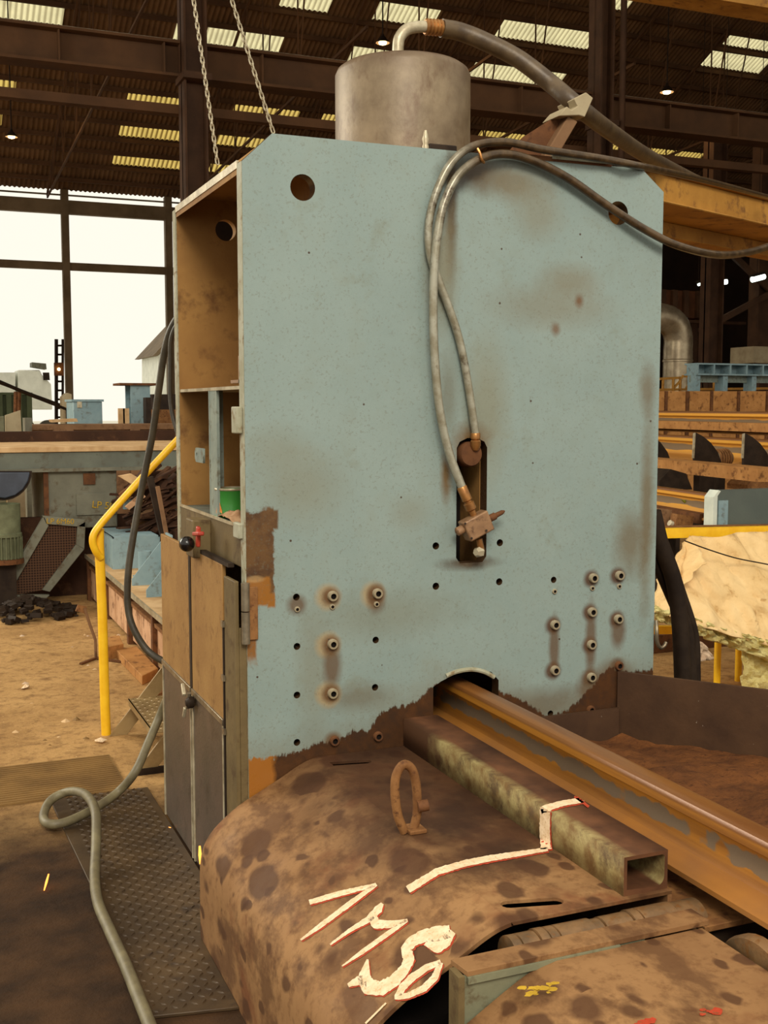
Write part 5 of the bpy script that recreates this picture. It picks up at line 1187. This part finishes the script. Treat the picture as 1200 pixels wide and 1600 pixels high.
# trestle under the rails
for (px0, py0, Yp, lab) in ((1060, 800, 8.05, 'brown trestle under the lowest orange rail'), (1060, 705, 12.3, 'brown trestle under the higher orange rails')):
    a, b = along(px0, py0, Yp, .13, .6 if Yp < 9 else 3, 8); o = thing('rail_trestle', lab, 'trestle', (a.x, a.y, 0)); MB().bar(a, b, .3, .08).build('bearer', 'rust', o)
    for t in (.1, .5, .9): q = a.lerp(b, t); MB().bx(q.x-.08, q.x+.08, q.y-.08, q.y+.08, 0, q.z).build('leg', 'dark_iron', o)
# curved black guards and spring roller
for i, x in enumerate((1006, 1085, 1162)):
    YC = (10.4, 10.0, 9.2)[i]
    pts = [(x, 678+i), (x+3, 675+i), (x+14, 681+i), (x+26, 691+i), (x+37, 706+i), (x+42, 720+i), (x+42, 734), (x, 732)]
    o = thing('curved_guard', ('black curved guard plate half hidden by the press edge', 'middle black curved guard plate on the conveyor', 'black curved guard plate at the right picture edge')[i], 'guard', PY(x, 720, YC), 'curved guards on the conveyor')
    slab(pts, YC, .03).build('plate', 'dark_iron', o); slab([(x-1, 676+i), (x+2, 675+i), (x, 716), (x-3, 716)], YC-.012, .012).build('bright_edge', 'pale_steel', o)
    q = PY(x+20, 730, YC); MB().bx(q.x-.1, q.x+.1, YC, YC+.1, 0, q.z).build('stand', 'dark_iron', o)
sr = thing('spring_roller', 'steel spring roller between the curved guards', 'roller', PY(1128, 710, 10.3))
q = PY(1116, 717, 10.3); MB().cyl(q, q+Vector((.26, .1, -.0)), .085, 20).build('roller_core', 'bare_steel', sr)
for i in range(5): c = q+Vector((.02+.05*i, .0+.02*i, 0)); MB().tube([c+Vector((0, .10*math.cos(t), .10*math.sin(t))) for t in [2*PI*k_/16 for k_ in range(17)]], .014, 6).build('coil', 'rust_lug', sr)
MB().bx(q.x+.08, q.x+.16, q.y, q.y+.1, 0, q.z-.08).build('stand', 'dark_iron', sr)
# dark sloping guards under the beam
slg = [([(1030, 752), (1048, 733), (1072, 740), (1082, 765), (1080, 765), (1030, 762)], 'dark gable-shaped guard beside the press edge'), ([(1168, 758), (1178, 747), (1230, 752), (1230, 766), (1168, 766)], 'brown gable-shaped guard above the grey cabinet')]
for i, (pts, lab) in enumerate(slg): o = thing('gable_guard', lab, 'guard', PY(1050+i*120, 760, 8.8)); slab(pts, 8.8, .3).build('sheet', 'dark_iron' if i == 0 else 'rust_lug', o); q = PY(1056+i*130, 762, 8.8); MB().bx(q.x-.1, q.x+.1, 8.85, 9.0, 0, q.z).build('stand', 'dark_iron', o)
# small brown box and valve under the rail
tag(slab([(1028, 795), (1050, 797), (1050, 815), (1046, 822), (1028, 822)], 7.6, .3).build('brown_box', 'copper_block'), 'small brown box at the press edge under the lowest rail', 'box')
tag(MB().bar(PY(1052, 812, 7.5), PY(1078, 816, 7.5), .08, .10).build('timber_wedge', 'rust_lug'), 'small rusty wedge under the lowest orange rail', 'wedge')
tag(MB().cyl(PY(1046, 817, 7.3), PY(1050, 819, 7.3), .025, 12).build('steel_stud', 'pale_steel'), 'shiny steel stud beside the small brown box', 'stud')
tag(MB().bar(PY(1000, 826, 7.0), PY(1330, 820, 7.0), .08, .03).build('support_plank', 'rust_lug'), 'rusty plank above the yellow frame rail', 'plank')
# row of upright brown blocks and blue gantry
YR = 15.5
rw = thing('roller_table', 'row of brown uprights of a roller table right of the press', 'roller table', PY(1110, 640, YR))
for i, (x0, x1) in enumerate(((1010, 1038), (1042, 1071), (1078, 1109), (1115, 1151), (1157, 1196), (1204, 1240))):
    a, b = PY(x0, 611, YR), PY(x1, 645, YR); MB().bx(a.x, b.x, YR, YR+.15, 0, a.z).build('upright', 'beam_block', rw, .006)
    MB().bx(b.x, b.x+.05, YR-.02, YR+.5, 0, a.z).build('side_plate', 'rust', rw)
a, b = PY(1000, 640, YR+.6), PY(1260, 640, YR+.6); MB().bx(a.x, b.x, YR+.5, YR+.7, a.z-.15, a.z+.1).build('back_beam', 'dark_plate', rw)
bgn = thing('blue_gantry', 'pale blue frame of open boxes standing on legs at the right', 'gantry', PY(1150, 600, 18)); YG2 = 18.0
a, b = PY(1090, 567, YG2), PY(1290, 590, YG2)
MB().bx(a.x, b.x, YG2, YG2+.4, a.z-.03, a.z).build('top_flange', 'pale_blue', bgn); MB().bx(a.x, b.x, YG2, YG2+.4, PY(1090, 586, YG2).z, PY(1090, 586, YG2).z+.03).build('bottom_flange', 'pale_blue', bgn)
zc0, zc1 = PY(1090, 586, YG2).z+.03, a.z-.03
MB().bx(a.x, b.x, YG2+.3, YG2+.33, zc0, zc1).build('web', 'pale_blue', bgn)
for i in range(9): x = PY(1090+25.5*i, 575, YG2).x; MB().bx(x, x+.03, YG2, YG2+.3, zc0, zc1).build('divider', 'pale_blue', bgn)
for x in (1093, 1136, 1181, 1230): q = PY(x, 590, YG2); MB().bx(q.x-.05, q.x+.06, YG2+.05, YG2+.3, 0, zc0-.03).build('leg', 'pale_blue', bgn)
MB().bx(a.x, b.x, YG2+.2, YG2+.25, PY(1090, 597, YG2).z, zc0-.03).build('under_web', 'bar_blue', bgn)
# yellow walkway railing behind
yw = thing('walkway_railing', 'thin yellow walkway railing in front of the silver duct', 'railing', PY(1080, 610, 20)); YW = 20.0
for x in (1036, 1052, 1063, 1086, 1116, 1124, 1176): q = PY(x, 592, YW); MB().cyl((q.x, YW, 0), (q.x, YW, q.z), .03, 8).build('post', 'yellow_old', yw)
q0_, q1_ = PY(1030, 592, YW), PY(1066, 590, YW); MB().bar(q0_, q1_, .05, .05).build('rail', 'yellow_old', yw); q0_, q1_ = PY(1066, 588, YW), PY(1200, 588, YW); MB().bar(q0_, q1_, .05, .05).build('rail', 'yellow_old', yw); q0_, q1_ = PY(1028, 609, YW), PY(1200, 607, YW); MB().bar(q0_, q1_, .05, .05).build('rail', 'yellow_old', yw)
for (p, q) in (((1052, 607), (1064, 594)), ((1072, 607), (1083, 592))): MB().bar(PY(*p, YW), PY(*q, YW), .04, .04).build('brace', 'yellow_old', yw)
# silver duct elbow
du = thing('silver_duct', 'dull silver ventilation duct with an elbow right of the press', 'duct', PY(1060, 610, 23)); YD = 23.0
q = PY(1059, 560, YD); rr = (PY(1078, 560, YD)-PY(1041, 560, YD)).x/2
zs = [PY(1059, y, YD).z for y in (640, 566, 564, 545)]
MB().lathe([(rr, 0), (rr, zs[1]), (rr*1.05, zs[1]+.01), (rr*1.05, zs[2]+.02), (rr, zs[2]+.04), (rr, zs[3])], (q.x, YD, 0), (0, 0, 1), 32).build('stack', 'duct', du)
pth = [(q.x, YD, zs[3]-.02), (q.x, YD, zs[3]+.25), (q.x-.12, YD, zs[3]+.55), (q.x-.45, YD, zs[3]+.72), (q.x-1.2, YD, zs[3]+.70), (q.x-2.0, YD, zs[3]+.5)]
MB().tube(catmull(pth, 4), rr, 28).build('elbow', 'duct', du)
# brown tank, boxes at the wall
tkb = thing('brown_tank', 'rust-brown ribbed tank in the dark behind the columns', 'tank', PY(1060, 500, 34)); a, b = PY(1000, 451, 34), PY(1118, 498, 34)
MB().bx(a.x, b.x, 34, 36, b.z, a.z).build('body', 'wall_rust', tkb)
for x in (1036, 1054, 1072, 1092, 1108): q = PY(x, 470, 33.9); MB().bx(q.x-.1, q.x+.1, 33.85, 34, b.z, a.z).build('rib', 'column', tkb)
MB().bx(a.x+1, a.x+1.3, 34.5, 35, 0, b.z).build('leg', 'column', tkb); MB().bx(b.x-.4, b.x-.1, 34.5, 35, 0, b.z).build('leg', 'column', tkb); a, b = PY(1000, 498, 33.8), PY(1160, 508, 33.8); MB().bx(a.x, b.x, 33.6, 33.9, b.z, a.z).build('walkway', 'column', tkb)
bx_ = thing('grey_cabinet', 'grey-brown cabinet high at the right picture edge', 'cabinet', PY(1190, 560, 26)); a, b = PY(1178, 541, 26), PY(1240, 568, 26); MB().bx(a.x, b.x, 26, 27, b.z, a.z).build('body', 'grey_sheet', bx_); MB().bx(a.x+.2, a.x+.4, 26.2, 26.4, 0, b.z).build('leg', 'column', bx_); MB().bx(b.x-.4, b.x-.2, 26.2, 26.4, 0, b.z).build('leg', 'column', bx_)
nbd = thing('notice_board', 'small pale board behind the braced dark column', 'board', PY(1124, 480, 33))
slab([(1118, 473), (1131, 471), (1130, 480), (1119, 488)], 33, .1).build('board', 'grey_sheet', nbd); q = PY(1125, 482, 33.1); MB().bx(q.x-.04, q.x+.04, 33.1, 33.18, 0, q.z).build('post', 'column', nbd)
